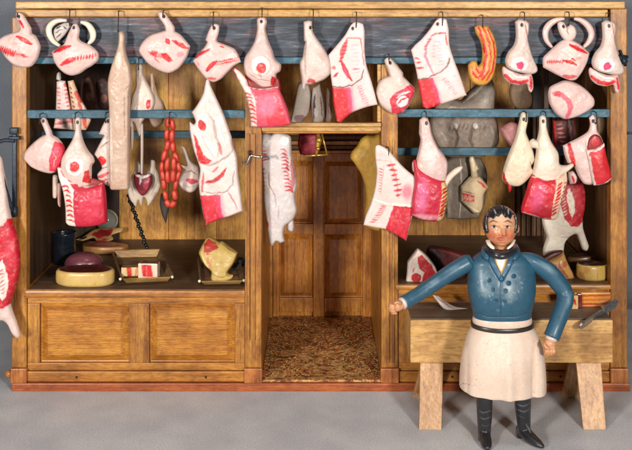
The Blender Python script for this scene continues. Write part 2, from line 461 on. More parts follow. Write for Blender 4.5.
wood('bench_top_wood', (112, 92, 68), (86, 68, 48), (50, 38, 28), 'x', .6, .6, .5)
wood('tray_wood', (112, 84, 56), (88, 64, 42), (48, 34, 24), 'x', .9, .55, .4)
wood('tray_rim_wood', (196, 158, 92), (168, 126, 66), (104, 72, 36), 'x', .9, .5, .5)
m, nt, b = mat('blue_paint'); mp = coords(nt, (500, 1000, 1000))
n1 = N(nt, 'ShaderNodeTexNoise', Scale=.1, Detail=8.0, Roughness=.7); nt.links.new(mp.outputs[0], n1.inputs['Vector'])
n2 = N(nt, 'ShaderNodeTexNoise', Scale=.35, Detail=6.0, Roughness=.7); nt.links.new(mp.outputs[0], n2.inputs['Vector'])
r1 = ramp(nt, n1.outputs[0], [(.32, lin((30, 58, 72))), (.52, lin((52, 94, 112))), (.70, lin((88, 132, 146)))])
r2 = ramp(nt, n2.outputs[0], [(.60, (0, 0, 0)), (.63, (1, 1, 1))]); nt.links.new(mixc(nt, r1.outputs[0], lin((74, 56, 44)), r2.outputs[0]), b.inputs['Base Color'])
b.inputs['Roughness'].default_value = .5; bp = N(nt, 'ShaderNodeBump', Strength=.4, Distance=.0008); nt.links.new(n2.outputs[0], bp.inputs['Height']); nt.links.new(bp.outputs[0], b.inputs['Normal'])
plain('iron', (38, 48, 60), .45, .3, .5, .25)
plain('nail_iron', (52, 40, 36), .5, .5, .4, .6)
plain('steel', (150, 146, 144), .35, .7, .4, .3)
plain('silver', (170, 170, 172), .25, .9, .3, .3)
plain('brass', (190, 150, 70), .3, .7, .3, .3)
plain('black_pot', (30, 38, 48), .25, 0, .5, .2, .5)
plain('black_rope', (24, 24, 28), .4, 0, .4, .6, .3)
plain('maroon', (96, 26, 24), .6, 0, .4, .12, 0)
plain('bone', (226, 214, 190), .4, 0, .2, .2, .2)

# worn streaky frieze board: slate and black paint rubbed down to purple brown
m, nt, b = mat('frieze_paint')
mp = coords(nt, (70, 1000, 620)); mp2 = coords(nt, (420, 1000, 1000))
n1 = N(nt, 'ShaderNodeTexNoise', Scale=.42, Detail=9.0, Roughness=.74, Distortion=.35); nt.links.new(mp.outputs[0], n1.inputs['Vector'])
n2 = N(nt, 'ShaderNodeTexNoise', Scale=.045, Detail=4.0); nt.links.new(mp2.outputs[0], n2.inputs['Vector'])
n3 = N(nt, 'ShaderNodeTexNoise', Scale=1.2, Detail=3.0); nt.links.new(mp.outputs[0], n3.inputs['Vector'])
r1 = ramp(nt, n1.outputs[0], [(.38, lin((24, 26, 34))), (.50, lin((50, 58, 72))), (.61, lin((84, 92, 104))), (.68, lin((168, 168, 170)))])
r2 = ramp(nt, n1.outputs[0], [(.34, lin((50, 34, 42))), (.55, lin((110, 82, 88))), (.72, lin((164, 132, 132)))])
f = ramp(nt, n2.outputs[0], [(.47, (0, 0, 0)), (.60, (1, 1, 1))])
c = mixc(nt, r1.outputs[0], r2.outputs[0], f.outputs[0])
r3 = ramp(nt, n3.outputs[0], [(.38, (.4, .4, .4)), (.5, (1, 1, 1))]); c = mixc(nt, c, r3.outputs[0], .7, 'MULTIPLY')
nt.links.new(c, b.inputs['Base Color']); b.inputs['Roughness'].default_value = .5
bp = N(nt, 'ShaderNodeBump', Strength=.4, Distance=.0008); nt.links.new(n1.outputs[0], bp.inputs['Height']); nt.links.new(bp.outputs[0], b.inputs['Normal'])

# shop floor strewn with coloured sawdust
m, nt, b = mat('sawdust')
mp = coords(nt, (700, 1000, 1000))
n1 = N(nt, 'ShaderNodeTexNoise', Scale=.13, Detail=11.0, Roughness=.82, Distortion=1.4); nt.links.new(mp.outputs[0], n1.inputs['Vector'])
n2 = N(nt, 'ShaderNodeTexNoise', Scale=.04, Detail=6.0, Roughness=.65, Distortion=1.5); nt.links.new(mp.outputs[0], n2.inputs['Vector'])
n3 = N(nt, 'ShaderNodeTexNoise', Scale=.6, Detail=4.0, Roughness=.7); nt.links.new(mp.outputs[0], n3.inputs['Vector'])
n4 = N(nt, 'ShaderNodeTexNoise', Scale=.09, Detail=7.0, Roughness=.7, Distortion=2.0); nt.links.new(mp.outputs[0], n4.inputs['Vector'])
r1 = ramp(nt, n1.outputs[0], [(.38, lin((44, 30, 22))), (.45, lin((128, 68, 34))), (.50, lin((190, 114, 52))), (.55, lin((212, 160, 84))), (.62, lin((222, 202, 156)))])
r2 = ramp(nt, n4.outputs[0], [(.38, lin((50, 50, 38))), (.46, lin((150, 74, 36))), (.53, lin((214, 178, 112))), (.64, lin((206, 160, 84)))])
f = ramp(nt, n2.outputs[0], [(.42, (0, 0, 0)), (.6, (1, 1, 1))])
c = mixc(nt, r1.outputs[0], r2.outputs[0], f.outputs[0])
rp = ramp(nt, n2.outputs[0], [(.36, (.22, .17, .13)), (.47, (1, 1, 1))]); c = mixc(nt, c, rp.outputs[0], .85, 'MULTIPLY')
r3 = ramp(nt, n3.outputs[0], [(.36, (.25, .2, .16)), (.46, (1, 1, 1))]); c = mixc(nt, c, r3.outputs[0], .7, 'MULTIPLY')
nt.links.new(c, b.inputs['Base Color']); b.inputs['Roughness'].default_value = .6
bp = N(nt, 'ShaderNodeBump', Strength=.6, Distance=.0015); nt.links.new(n3.outputs[0], bp.inputs['Height']); nt.links.new(bp.outputs[0], b.inputs['Normal'])

def cloth(name, c, s):
    m, nt, b = mat(name); mp = coords(nt, (1000, 1000, 1000))
    n1 = N(nt, 'ShaderNodeTexNoise', Scale=.7, Detail=5.0, Roughness=.7); nt.links.new(mp.outputs[0], n1.inputs['Vector'])
    n2 = N(nt, 'ShaderNodeTexNoise', Scale=.02, Detail=4.0); nt.links.new(mp.outputs[0], n2.inputs['Vector'])
    l = lin(c)
    r = ramp(nt, n1.outputs[0], [(.3, tuple(v * .68 for v in l)), (.7, tuple(v * 1.2 for v in l))])
    r2 = ramp(nt, n2.outputs[0], [(.35, (.84, .84, .86)), (.65, (1.04, 1.02, 1.02))])
    nt.links.new(mixc(nt, r.outputs[0], r2.outputs[0], 1, 'MULTIPLY'), b.inputs['Base Color']); b.inputs['Roughness'].default_value = .9
    bp = N(nt, 'ShaderNodeBump', Strength=.5, Distance=.001); nt.links.new(n1.outputs[0], bp.inputs['Height']); nt.links.new(bp.outputs[0], b.inputs['Normal'])
cloth('ground_paper', (200, 200, 202), 1)
cloth('shaded_backdrop_paper', (128, 134, 142), 1)  # same paper as the ground, falloff of light put into a darker grey

# ================================================================== the setting
def struct(o): o['kind'] = 'structure'; return o
struct(obj('ground', [(-1600, -1300, 0), (1600, -1300, 0), (1600, 260, 0), (-1600, 260, 0)], [(0, 1, 2, 3)], M['ground_paper'], origin=Vector((0, 0, 0))))
V = []; F = []
prof = [(259.5, -.4)] + [(260 + 70 * math.sin(a), 70 - 70 * math.cos(a)) for a in [i * math.pi / 24 for i in range(13)]] + [(330, 900)]
for y, z in prof: V += [(-1600, y, z), (1600, y, z)]
for i in range(len(prof) - 1): F.append((2*i, 2*i+1, 2*i+3, 2*i+2))
struct(obj('backdrop', V, F, M['shaded_backdrop_paper'], smooth=True, origin=Vector((0, .3, 0))))

# ================================================================== the shop
shop = thing('toy_butcher_shop', 'open-fronted wooden toy butcher shop with oak counters, hanging rails and a panelled door', 'toy shop', (5, 105, 0))
def sb(name, x0, x1, z0, z1, y0, y1, m, bev=.6, parent=None, label=None):
    """box given by picture columns/rows of the shop front (depth 0)"""
    return box(name, x0 - CX, x1 - CX, y0, y1, EYE - z1, EYE - z0, M[m], parent or shop, bev, label)
sb('plinth', 13, 629, 382, 390, -4, 214, 'plinth_wood', 1.0)
# outer posts and doorway posts with their square feet
def post(x0, x1, ztop, m='oak_z', y0=-2, y1=11, foot=(367, 382.2), label=None, pin=False):
    p = sb('post', x0, x1, ztop, foot[0], y0, y1, m, .9, label=label)
    f = sb('foot_block', x0 - .8, x1 + .8, foot[0] + .2, foot[1] - .4, y0 - 2.5, y1, 'foot_wood', 1.1, p)
    return p
post(12.5, 27, 17.3); post(610, 626.5, 8.8); post(245.2, 261.5, 64.3); post(381.3, 397.8, 64.3)
# moulding strip up the left doorway post, grooves beside it
sb('moulding', 247.3, 249.6, 133, 339, -4.2, -1.8, 'oak_z', .8)
sb('moulding', 251.0, 255.4, 133, 339, -5.0, -1.7, 'oak_z', 1.3)
sb('moulding', 386.2, 389.4, 140, 362, -3.6, -1.8, 'oak_z', 1.0)
sb('moulding', 392.0, 394.4, 140, 362, -3.6, -1.8, 'oak_z', .8)
# round peg sticking out of the left foot
v, f = tube_vf([(-305, 3, 15), (-311, 3, 15)], [4.2, 3.4], 16); obj('peg', v, f, M['foot_wood'], shop, True)
# cornice in two boards, roof board above
cor = sb('cornice', 17.5, 623, 1.6, 8.6, -7, 12, 'cornice_wood', 1.2)
cor2 = sb('cornice', 17.0, 607, 9.4, 16.9, -4, 12, 'cornice_wood', 1.4)
sb('roof', 17.4, 623, .9, 1.5, -6, 214, 'brown_wood', .2)
sb('frieze', 27.2, 609.8, 17.2, 57, 3, 8, 'frieze_paint', .5)
sb('frieze_moulding', 27.2, 609.8, 57.3, 64, 0, 9, 'blue_paint', 1.2)
# walls
box('side_wall', -300, -291.5, 11.3, 206, 8.3, 388, M['shaded_dark_wood'], shop, .4)
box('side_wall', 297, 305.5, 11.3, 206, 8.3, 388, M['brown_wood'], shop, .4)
for x0, x1, mm in ((-300, -238, 'shaded_dark_wood'), (-237.6, -178, 'back_wood'), (-177.6, -120, 'back_wood'), (-119.6, -60, 'back_wood'), (-59.6, 72, 'back_wood'),
                   (72.4, 130, 'back_wood'), (130.4, 186, 'back_wood'), (186.4, 240, 'back_wood'), (240.4, 305, 'shaded_dark_wood')):  # end boards darkened to carry the shade of the bay ends
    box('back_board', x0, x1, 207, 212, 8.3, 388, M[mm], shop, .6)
# upright dark tongue-and-groove strips at the right end of the back wall
for i in range(9):
    box('batten', 241.5 + i * 6.1, 246.4 + i * 6.1, 203.6, 206.9, 92, 250, M['brown_wood'], shop, 1.0)
box('batten', 262, 268, 150, 157, 106.5, 372, M['brown_wood'], shop, .8)
# rails
def rail(x0, x1, r0, r1, d, y1=6):
    a = P(0, r0, d)[2]; b_ = P(0, r1, d)[2]
    return box('rail', x0, x1, d, d + y1, b_, a, M['blue_paint'], shop, .8)
rail(-289, -71.2, 110.2, 118.4, 0); rail(81.9, 294, 109.3, 117.4, 0)
rail(-291.3, -58.6, 131.2, 138.4, 60, 6); rail(69.4, 296.8, 148, 155.6, 28, 6)
# lintel over the doorway
sb('lintel', 257.2, 381, 122.4, 126.2, -5.5, 4, 'cornice_wood', 1.2)
sb('lintel', 261.9, 381, 126.6, 131.2, -4, 6, 'cornice_wood', 1.4)
sb('lintel', 262, 380.9, 131.8, 134.6, 8, 14, 'oak_x', .8)
sb('moulding', 377.3, 380.9, 64.4, 122, -1, 8, 'cornice_wood', .8)
# counters
def counter(x0, x1, ztop, thick, panels, bevel, topmat, zfoot=371, fr='oak_x'):
    """columns x0..x1; the board's top at row ztop; panels = list of (col0, col1)"""
    c = sb('counter', x0 - 2.8, x1 + .6, ztop, ztop + thick, -4.5, 206.4, 'oak_x', bevel)
    z_hi = ztop + thick + .4; r0 = z_hi + 5.8; r1 = zfoot - 7.5
    sb('rail_board', x0, x1, z_hi, r0, 1, 9, fr, .5, c); sb('rail_board', x0, x1, r1, zfoot - .4, 1, 9, fr, .5, c)
    edges = [x0] + [v for p_ in panels for v in p_] + [x1]
    for i in range(0, len(edges), 2): sb('stile', edges[i] + .1, edges[i+1] - .1, r0 + .2, r1 - .2, .8, 9, 'oak_z', .5, c)
    for a, b_ in panels:
        v, f = fpanel_vf(a + .3 - CX, b_ - .3 - CX, EYE - r1 + .3, EYE - r0 - .3, 4.6, 4.0, 7.5)
        obj('panel', v, f, M['oak_panel'], c)
    sb('skirting', x0, x1, zfoot + .2, 381.4, -1.2, 9, 'oak_x', .8, c)
    # dark worn working surface laid on the counter board
    sb('counter_surface', x0 + 1.2, x1 - 2.4, ztop - .35, ztop + .1, -1.6, 206, topmat, .1, c)
    return c
cl = counter(27.2, 245, 289, 8.4, [(39.5, 129), (149, 235)], 2.6, 'board_dark')
cr = counter(398, 609.8, 284, 4.6, [(411, 492), (512, 598)], 1.6, 'board_dark')
for px, py in ((77, 376.5), (206, 376.5), (452, 376), (560, 376)):
    v, f = tube_vf([(px - CX, -2.2, EYE - py), (px - CX, 0, EYE - py)], 1.0, 10); obj('nail', v, f, M['nail_iron'], shop, True)
# doorway: sawdust floor, end panels of the counters
box('floor', -54.3, 65.2, -1, 206, 8.4, 10.6, M['sawdust'], shop, .2)
box('partition', -58.4, -54.8, 12, 206.6, 8.6, 325, M['oak_z'], shop, .4)
box('partition', 65.6, 69.2, 12, 206.6, 8.6, 325, M['oak_z'], shop, .4)
# panelled double door at the back
dy = 196
def dz(py): return EYE - py * 1.196
def dx(px): return (px - CX) * 1.196
dw = sum
door = box('door', dx(273), dx(371.6), dy + 5, dy + 9, 10.8, dz(153), M['door_wood'], shop, .4)
for a, b_ in ((273.0, 279.2), (313.2, 324.2), (363.0, 371.6)):
    box('stile', dx(a), dx(b_) - .2, dy, dy + 4.8, 11, dz(153.4), M['door_wood'], door, .9)
for a, b_ in ((279.2, 313.2), (324.2, 363.0)):
    for r0, r1 in ((153.4, 161), (224, 234.6), (298, 312)):
        box('rail_board', dx(a), dx(b_) - .2, dy + .4, dy + 4.8, max(11, dz(r1)), dz(r0), M['door_wood'], door, .9)
    for r0, r1 in ((161, 224), (234.6, 298)):
        v, f = fpanel_vf(dx(a) + .2, dx(b_) - .4, dz(r1) + .2, dz(r0) - .2, dy + 4.2, 2.6, 5.5); obj('panel', v, f, M['door_panel_wood'], door)
for r0, r1, yy, mm in ((150.2, 153.0, dy - 3, 'door_wood'), (145.6, 149.6, dy + 1, 'brown_wood'), (141, 144.8, dy - 1, 'door_wood'), (136, 140, dy + 2, 'brown_wood')):
    box('door_head', dx(271), dx(372.5), yy, dy + 9.5, dz(r1), dz(r0), M[mm], shop, .9)
for a, b_ in ((266.9, 268.6), (269.2, 272.6), (372.0, 374.6)):
    box('door_jamb', dx(a) + (.0 if a < 300 else -1.0), dx(b_) + (.0 if a < 300 else -1.2), dy - 4, dy + 9, 11, dz(134), M['oak_z'], shop, .9)
# nails and wire hooks along the cornice and the rails
def hook(px, py0, py1, d=-8, y0=-5, parent=None, r=.55, m='nail_iron'):
    x, _, z0 = P(px, py0, 0); x1, _, z1 = P(px, py1, 0)
    pts = [(x, y0 + 3, z0), (x, d - 4, z0), (x + .4, d - 6.5, z0 - 1), (x + .3, d - 7, (z0 + z1) / 2), (x, d - 6.5, z1 - 1), (x - .2, d - 3, z1 - .5)]
    v, f = tube_vf(resample(pts, 22), r, 8); return obj('hook', v, f, M[m], parent or cor2, True)
HOOKS = [(21.5, 12.5, 15.5), (73, 9.5, 24), (121, 11, 30), (165, 10.5, 16), (214.5, 12, 25), (262.5, 8, 21), (313, 10, 26), (355.5, 12, 26),
         (440.5, 12, 24), (480, 15, 27), (521, 12, 24), (565, 12, 24), (605.5, 13, 24)]
for px, a, b_ in HOOKS: hook(px, a, b_)
for px, a, b_ in ((388, 54, 62), (208, 76, 84), (140, 58, 68)): hook(px, a, b_, d=-3, y0=0)
railset = [o for o in shop.children if o.name.startswith('rail')]
for px, a, b_, i in ((43, 113, 122, 0), (78, 112, 121, 0), (108, 112, 120, 0), (171, 112, 121, 0), (424.5, 111, 120, 1), (523.5, 111, 119, 1), (542.5, 111, 121, 1), (592.5, 111, 121, 1)):
    hook(px, a, b_, d=-6, y0=0, parent=railset[i])
hook(387.5, 146, 154, d=-6, y0=-3, parent=shop)
# polished S-shaped catch on the left doorway post
pts = [P(242.5, 162, -6), P(244.5, 163.5, -8), P(247.5, 162.5, -9), P(249, 158.5, -9), P(251, 155.8, -9), P(255, 156.3, -8), P(260, 157, -7), P(266, 156, -4), P(269, 159, -2)]
v, f = tube_vf(resample(pts, 40), [1.0] * 40, 10); obj('catch', v, f, M['silver'], shop, True)
v, f = tube_vf([P(250, 150.5, -9), P(250, 154.8, -9)], 1.2, 10); obj('nail', v, f, M['nail_iron'], shop, True)
v, f = tube_vf([P(261.5, 156.8, -9), P(261.5, 156.8, 0)], 1.5, 10); obj('nail', v, f, M['silver'], shop, True)
# iron hanger on the left post: strap, cap and arm reaching out to the left
ir = obj('iron_hanger', *join_vf([
    box_vf(X(12.5, -6), X(16.8, -6), -8, -4, P(0, 214, -6)[2], P(0, 134, -6)[2], .6),
    box_vf(X(10.2, -6), X(18.4, -6), -9.5, -3, P(0, 134, -6)[2], P(0, 127.5, -6)[2], .9),
    box_vf(X(9.2, -6), X(20.4, -6), -10, -3, P(0, 139.5, -6)[2], P(0, 136, -6)[2], .8),
    tube_vf(resample([P(14.5, 141, -7), P(7, 140.2, -10), P(0, 141.5, -12), P(-9, 146, -12), P(-14, 156, -12)], 16), [(2.0, 2.4)] * 16, 10),
    tube_vf([P(14.5, 214, -6), P(11, 206, -16), P(5, 186, -20), P(1.5, 166, -18)], [1.6, 1.8, 1.6, 1.2], 10),
    tube_vf([P(14.5, 207, -8), P(14.5, 216.5, -8)], [3.6, 3.4], 14),
]), M['iron'], shop, True)
# knob of a latch on the right post and a small iron at its outer side
kn = join_vf([ell_vf(P(618, 58, -5), (7, 4, 3.2)), ell_vf(P(623.5, 61, -6), (4.2, 4, 3.6)), tube_vf([P(611, 55, -3), P(628, 57, -3)], 1.6, 10), tube_vf([P(620, 50, -4), P(626, 66, -4)], 1.3, 10)])
obj('latch', *kn, M['iron'], shop, True)
v, f = tube_vf(resample([P(626.5, 133.5, 3), P(630, 133, 2), P(636, 134, 1)], 8), 1.3, 10); obj('iron_hanger', v, f, M['iron'], shop, True)

# loose sawdust and chips strewn on the doorway floor
rs = random.Random(11); V = []; F = []; CC = []
pal = [lin(c) for c in ((206, 120, 54), (186, 72, 38), (210, 160, 90), (214, 172, 104), (58, 44, 34), (70, 78, 50), (196, 136, 62), (196, 110, 50), (120, 66, 36))]
for i in range(6500):
    x = rs.uniform(-53.6, 64.6); y = rs.uniform(0, 194); r = rs.uniform(.5, 1.8); a = rs.uniform(0, 6.28); z = 10.9 + rs.uniform(0, .5)
    if fnoise(np.array([x * .05]), np.array([y * .04]), 3)[0] < rs.uniform(.25, .6): continue
    k = len(V); t1_, t2_ = rs.uniform(-.5, .5), rs.uniform(-.5, .5); c = rs.choice(pal)
    for q, (u, w_) in enumerate(((-1, -.4), (1, -.5), (.8, .5), (-.7, .45))):
        px_, py_ = u * r * math.cos(a) - w_ * r * math.sin(a), u * r * math.sin(a) + w_ * r * math.cos(a)
        V.append((min(65, max(-54.2, x + px_)), y + py_, z + abs(px_ * t1_ + py_ * t2_))); CC.append(c)
    F.append((k, k+1, k+2, k+3))
sd = obj('sawdust', V, F, M['matte'], None, False, np.array(CC)); sd['kind'] = 'stuff'; sd['label'] = 'orange, cream and dark sawdust strewn over the doorway floor'; sd['category'] = 'sawdust'
# ================================================================== the carved and painted joints of meat
CW = (230, 206, 196); PW = (230, 197, 190); TAN = (208, 176, 154)
RD = (204, 28, 32); DR = (140, 20, 24); CR = (206, 30, 50); PK = (226, 104, 134); LP = (236, 168, 180); BR = (96, 56, 44)
GR1 = 'joints hanging from the cornice'; GR2 = 'joints hanging from the blue rails'
def pc(name, pts, d, T, base, marks=(), **k):
    q = dict(name=name, pts=pts, d=d, T=T, base=base, marks=list(marks)); q.update(k); return q
def horn(path, r0, d, par, base=(240, 232, 204), power=.62, marks=()):
    n = 26; pp = resample([P(*p, d) for p in path], n); rr = [(r0 * (.36 + power * math.sin(math.pi * (i + .7) / (n + .4))), 2.6) for i in range(n)]
    v, f = tube_vf(pp, rr, 14); return painted('horn', v, f, base, list(marks), par, M['gloss'], mott=.05)
def shift(pts, dx_, dy_=0): return [tuple([p[0] + dx_, p[1] + dy_] + list(p[2:])) for p in pts]

# ------------------------------------------------------------ top row, left to right
joint('meat_joint', 'pinkish white shoulder joint with serrated red streaks, overhanging the top left corner post', 'meat joint', [
    pc('joint', [(16,14),(19,12.4),(23,14.5),(27,20.5),(31.5,28,1),(32,33.5,1),(36,36),(39.6,43),(40.6,48),(38,58),(32,66),(24,67.6),(14,65),(6,58),(1.5,51.5),(-3,46),(-2.5,41),(4,36),(11,33.4),(19,31,1),(20.5,28),(17.5,20.5)],
       -12, 6, PW, [L([(18,36),(25,39.5),(33.5,44)],4,RD,h=-.6), L([(0,48),(10,52),(20,54.5),(30,56.5)],5,CR,a=.4,taper=.9), *ticks([(1,48),(9,51.5),(17,53.5)],8,8,2,RD,75), *ticks([(18,54),(28,56)],4,4,1.5,RD,-25),
       L([(19.5,19.5),(22,23),(24.5,27.5)],3,CR,h=-.4), E(17,43,2.6,1.4,CR,a=.4)], hole=(19.3,16.6))], GR1)
t = joint('meat_joint', 'white joint under two curved cream horns beside the long pale leg', 'meat joint', [
    pc('joint', [(52,52,1),(58,48),(64,44),(66.5,38),(69.5,31),(73,24.5),(77,24),(79.8,30),(79,38),(82,41.5),(89,44.5),(94,48),(98.3,53),(98.4,60),(92.5,65.5),(86.5,69),(80,73.5),(72,75.6),(65,73.5),(58.5,68),(54,61)],
       -12, 6.5, PW, [L([(54.5,52),(62,48.5),(72,45.5)],4.2,RD,h=-.5), L([(62,64.5),(70,60.5),(76,58.5)],5,RD), *ticks([(70,60.5),(80,58),(98,55.5)],10,5.5,1.7,RD,80), L([(70,60),(97,56)],2,CR,a=.4), E(72,34,2,4,(190,120,110),a=.35)], hole=(74.2,27.5))], GR1, True)
horn([(60,46),(53,41),(49,33),(50,26),(57,21),(67,20.5)], 3.2, -7, t); horn([(81,22),(88,25),(92.5,32),(92.5,39),(88,44.5)], 3.4, -7, t)
carve('scrap', [(58,26),(66,22.5),(71,25),(68,31),(63,37),(57,42),(54,37),(54,30)], -3, 1.6, (206,196,190), [L([(57,29),(61,26)],1.6,(60,50,56)), L([(56,33),(63,29)],1.8,(70,56,62)), L([(57,38),(62,33)],1.6,(70,56,62)), L([(64,26),(67,29)],1.4,(60,50,56))], t)
joint('leg_of_mutton', 'long narrow tan leg reaching from the cornice down past both rails', 'meat joint', [
    pc('leg', [(119,32,1),(122.5,31.4,1),(125,36),(125,46),(127,56),(130.5,67),(132.4,80),(130.6,92),(130.2,105),(130,140),(129.6,187,1),(128,189.4),(112,189.6),(110,187,1),(109.5,140),(109.2,108),(108.2,94),(108.2,80),(111.6,66),(115.6,54),(118.4,44)],
       -13, 7, TAN, [L([(126.3,92),(126,110),(126.4,135)],.9,BR,a=.55,h=-.7), L([(127,89),(130,85)],1,BR,a=.4,h=-.4), E(120,60,3,8,(240,228,214),a=.5), L([(112,118),(112.6,180)],3,(240,228,216),a=.4)], e=.35, edge=3, mott=.08)], GR1)
joint('meat_joint', 'round white joint with scattered red blots and slanting bone, right of the long leg', 'meat joint', [
    pc('joint', [(158,13.4),(161,12),(165,13.4),(170,20),(174.6,27,1),(175,31.5,1),(181,35),(190.3,46,1),(187,57),(179,68),(169.4,73),(160,71),(149,64.5),(140.6,54.5),(139,49),(143,41.5),(150,35.4),(158,32.6),(165.5,30.4,1),(164,25),(160,19)],
       -12, 6, PW, [L([(167,38.5),(170.5,43)],5,CR,h=-.4), L([(173,40),(181,44.5),(188.5,48.5)],3.8,RD,h=-.4), L([(150,51.5),(158,54.5),(166,57)],5.5,CR,a=.65), *ticks([(151,52),(158,55)],4,6,1.8,RD,70), G([(161,53),(167,52.5),(174,60),(170,62.5),(164,58)],RD), E(181,54,3.5,2.8,PK,a=.6), L([(155,58),(160,62)],2,CR,a=.8)], hole=(164.3,16.4))], GR1)
joint('meat_joint', 'squarish white chop with a double red line and wedge, hung by a short tab', 'meat joint', [
    pc('joint', [(212,25),(215,23.8),(219,25.6),(219,32),(217,38.6,1),(217.5,41.5),(225,44.6),(234,48.5),(238,54),(241,62,1),(234,66),(228,72),(221,79),(213.5,82),(206,78.4),(199.5,71),(193,61,1),(198,54),(204,47.6),(207,42.4),(205.4,40.2,1),(207.5,34),(209.6,29)],
       -12, 5.5, PW, [L([(195.5,58),(202,53),(210,49)],3,CR,h=-.4), L([(207,70.5),(212,65),(217,61)],5,RD,h=-.3,taper=.8), L([(215,62),(226,60),(238,57)],1.1,RD), L([(216,65),(228,62),(239,60)],1.1,RD), *ticks([(217,63),(237,58.5)],11,4,1,RD,85,a=.7), L([(208,78),(216,78.5)],3.2,RD,a=.8), L([(220,46),(225,47.5)],1.8,CR), L([(197,61),(200,66)],1.4,CR,a=.6)], hole=(214.3,28))], GR1)
FL = (226, 86, 108)
t = joint('meat_joint', 'ham with a red marrow disc above a large pink wrapped flank open at the top', 'meat joint', [
    pc('ham', [(257,20),(260,17.4),(264.6,17.6),(267,22),(265.6,29),(268,39),(272.4,50),(275.4,59),(281,64.6),(280.4,71),(276.6,74),(276,80),(272,86),(262,87),(254,82),(246,75),(243.8,66),(245,57),(250,49.5),(254.6,41),(257,30)],
       -13, 9, PW, [E(261,65,9.5,9.5,(246,234,222),h=.9,soft=1.2), E(262,67.4,4.8,5.4,RD,h=-.6), L([(256.6,62),(257,70),(261,75),(262,79)],1,(170,60,50),a=.7), L([(249,73),(258,79),(270,81)],1,BR,a=.4,h=-.8), G([(270.5,84),(272,75.5),(275.5,78),(277,86)],RD)], hole=(261.5,21.4)),
    pc('lining', [(245,76,1),(252,80),(262,82.6),(270,81),(274,76),(279,79),(281,90,1),(264,93),(248,91,1)], -11, 2, DR, [L([(254,86),(266,88),(276,85)],2,(80,20,24),a=.6)], e=.3),
    pc('flank', [(232.6,70,1),(235.6,68),(240.6,72),(246.5,79.6),(250,86.6),(262,88.6),(278,86.4,1),(282,95),(288,110),(291.2,124,1),(280,126.4),(262,127.4),(251,126,1),(249.4,110),(245.4,94),(240,83)],
       -14, 6, FL, [G([(234,68),(240,71),(247,80),(251,90),(256,100),(257.5,127),(250,128),(247,105),(240,84)],(238,206,196)), *ticks([(247,92),(252,104),(254,124)],8,8,2,(206,50,50),-15,curve=.3), G([(262,92),(276,90),(289,125),(268,126)],(222,40,54),a=.75), E(268,104,9,11,(236,140,170),a=.55,rot=20,soft=3), L([(248,86.5),(262,88.8),(279,86.6)],1.8,(248,226,222),h=.5)], e=.36, edge=3, mat=None)], GR1)
joint('leg_of_mutton', 'plump white leg with a small red patch underneath, left of the big ribbed side', 'meat joint', [
    pc('leg', [(303.6,22,1),(308,20.6),(312,22),(312.8,31),(316,37),(321,44),(326.6,53),(330.4,63),(330.4,73),(325,79),(316,83),(310,84.5),(306.4,84.5),(305,89),(302.4,88),(301.4,78),(300,69),(300,62),(302.6,57),(304,48),(305.4,42,1),(304,40.5,1)],
       -12, 8.5, CW, [L([(307.6,80.6),(311,80),(315.5,82.6)],4.6,CR,a=.85), L([(306,44),(304.6,58),(305,75)],1,BR,a=.45,h=-.9), E(317,66,5,7,(244,196,190),a=.35,soft=3)], hole=(310.6,27.6))], GR1)
SIDE = [(351,25),(356,22),(363,24,1),(364.6,32),(364.6,50),(366.4,65),(371,80),(374.4,92),(377.4,104.4,1),(366,107),(353,112),(345,118),(340.6,122.6,1),(337,121,1),(333.6,104),(332,86),(330,70),(328.4,55,1),(336,46),(344.6,35.6)]
joint('side_of_beef', 'big flat white side with a framed rib panel and bright red lower left corner', 'meat joint', [
    pc('side', SIDE, -11, 2.6, (240,216,212), [G([(331,87.5),(350,87.5),(352,105),(352.5,113),(341,124),(336,122)],(210,34,44)), G([(347,87.5),(352,87.5),(355,112),(350,114)],(214,90,136),a=.75,soft=2), L([(331.6,86.6),(342,87),(352,85),(361,79),(363.6,70)],1.2,(110,44,34),h=-.5,taper=.2), L([(347,38),(354,37.5),(361,38.5),(362.4,52),(364,66)],1.1,(190,70,60),h=-.3,taper=.2),
       L([(346.6,40),(343,50),(340.6,60)],5.4,CR,a=.8), *ticks([(346,41),(340,63)],6,5,2,RD,10), L([(341,60),(345,70),(351.5,80)],4.6,CR), L([(344,66),(347.5,78)],2.4,(190,80,120),a=.7), *ticks([(354.5,43),(357,74)],8,8,1.1,LP,3), L([(352.6,69.5),(359.6,68.5)],1.5,PK), E(333.4,67.4,2.6,1.6,CR,a=.8), L([(333.6,77),(338,72.6)],3,CR),
       *ticks([(359,85),(368,106)],9,5,1.4,PK,30,a=.75), L([(357,84),(364,104)],1.2,PK,a=.5)], e=.3, edge=3.4, hole=(352.6,28.4))], GR1)
joint('meat_joint', 'small white knuckle with a red and white whorl, hanging above the right doorway post', 'meat joint', [
    pc('joint', [(384.4,60.6),(388,57.6),(391.4,59),(397,65),(403,72.6,1),(403.4,76.5,1),(408,81),(415,88.6,1),(413,97),(408.6,106),(402,112.6),(395,114.4),(387.4,111),(380,104.4),(376,94),(378,84),(383,78.5),(389.6,76,1),(387.5,70)],
       -7, 7, CW, [G([(389,99),(394,92),(402,88.5),(410,84),(415,89),(412,98),(407,107),(400,114),(392,113)],(208,50,70)), E(402,101,6.5,5,(246,226,220),rot=-40,h=.4), L([(397,104),(401,99),(408,96)],1.8,CR), L([(396,97),(403,92.6),(410,91)],1.7,(246,226,220)), E(401,94,3,2,PK,a=.5)], hole=(390,62.6))], GR1)
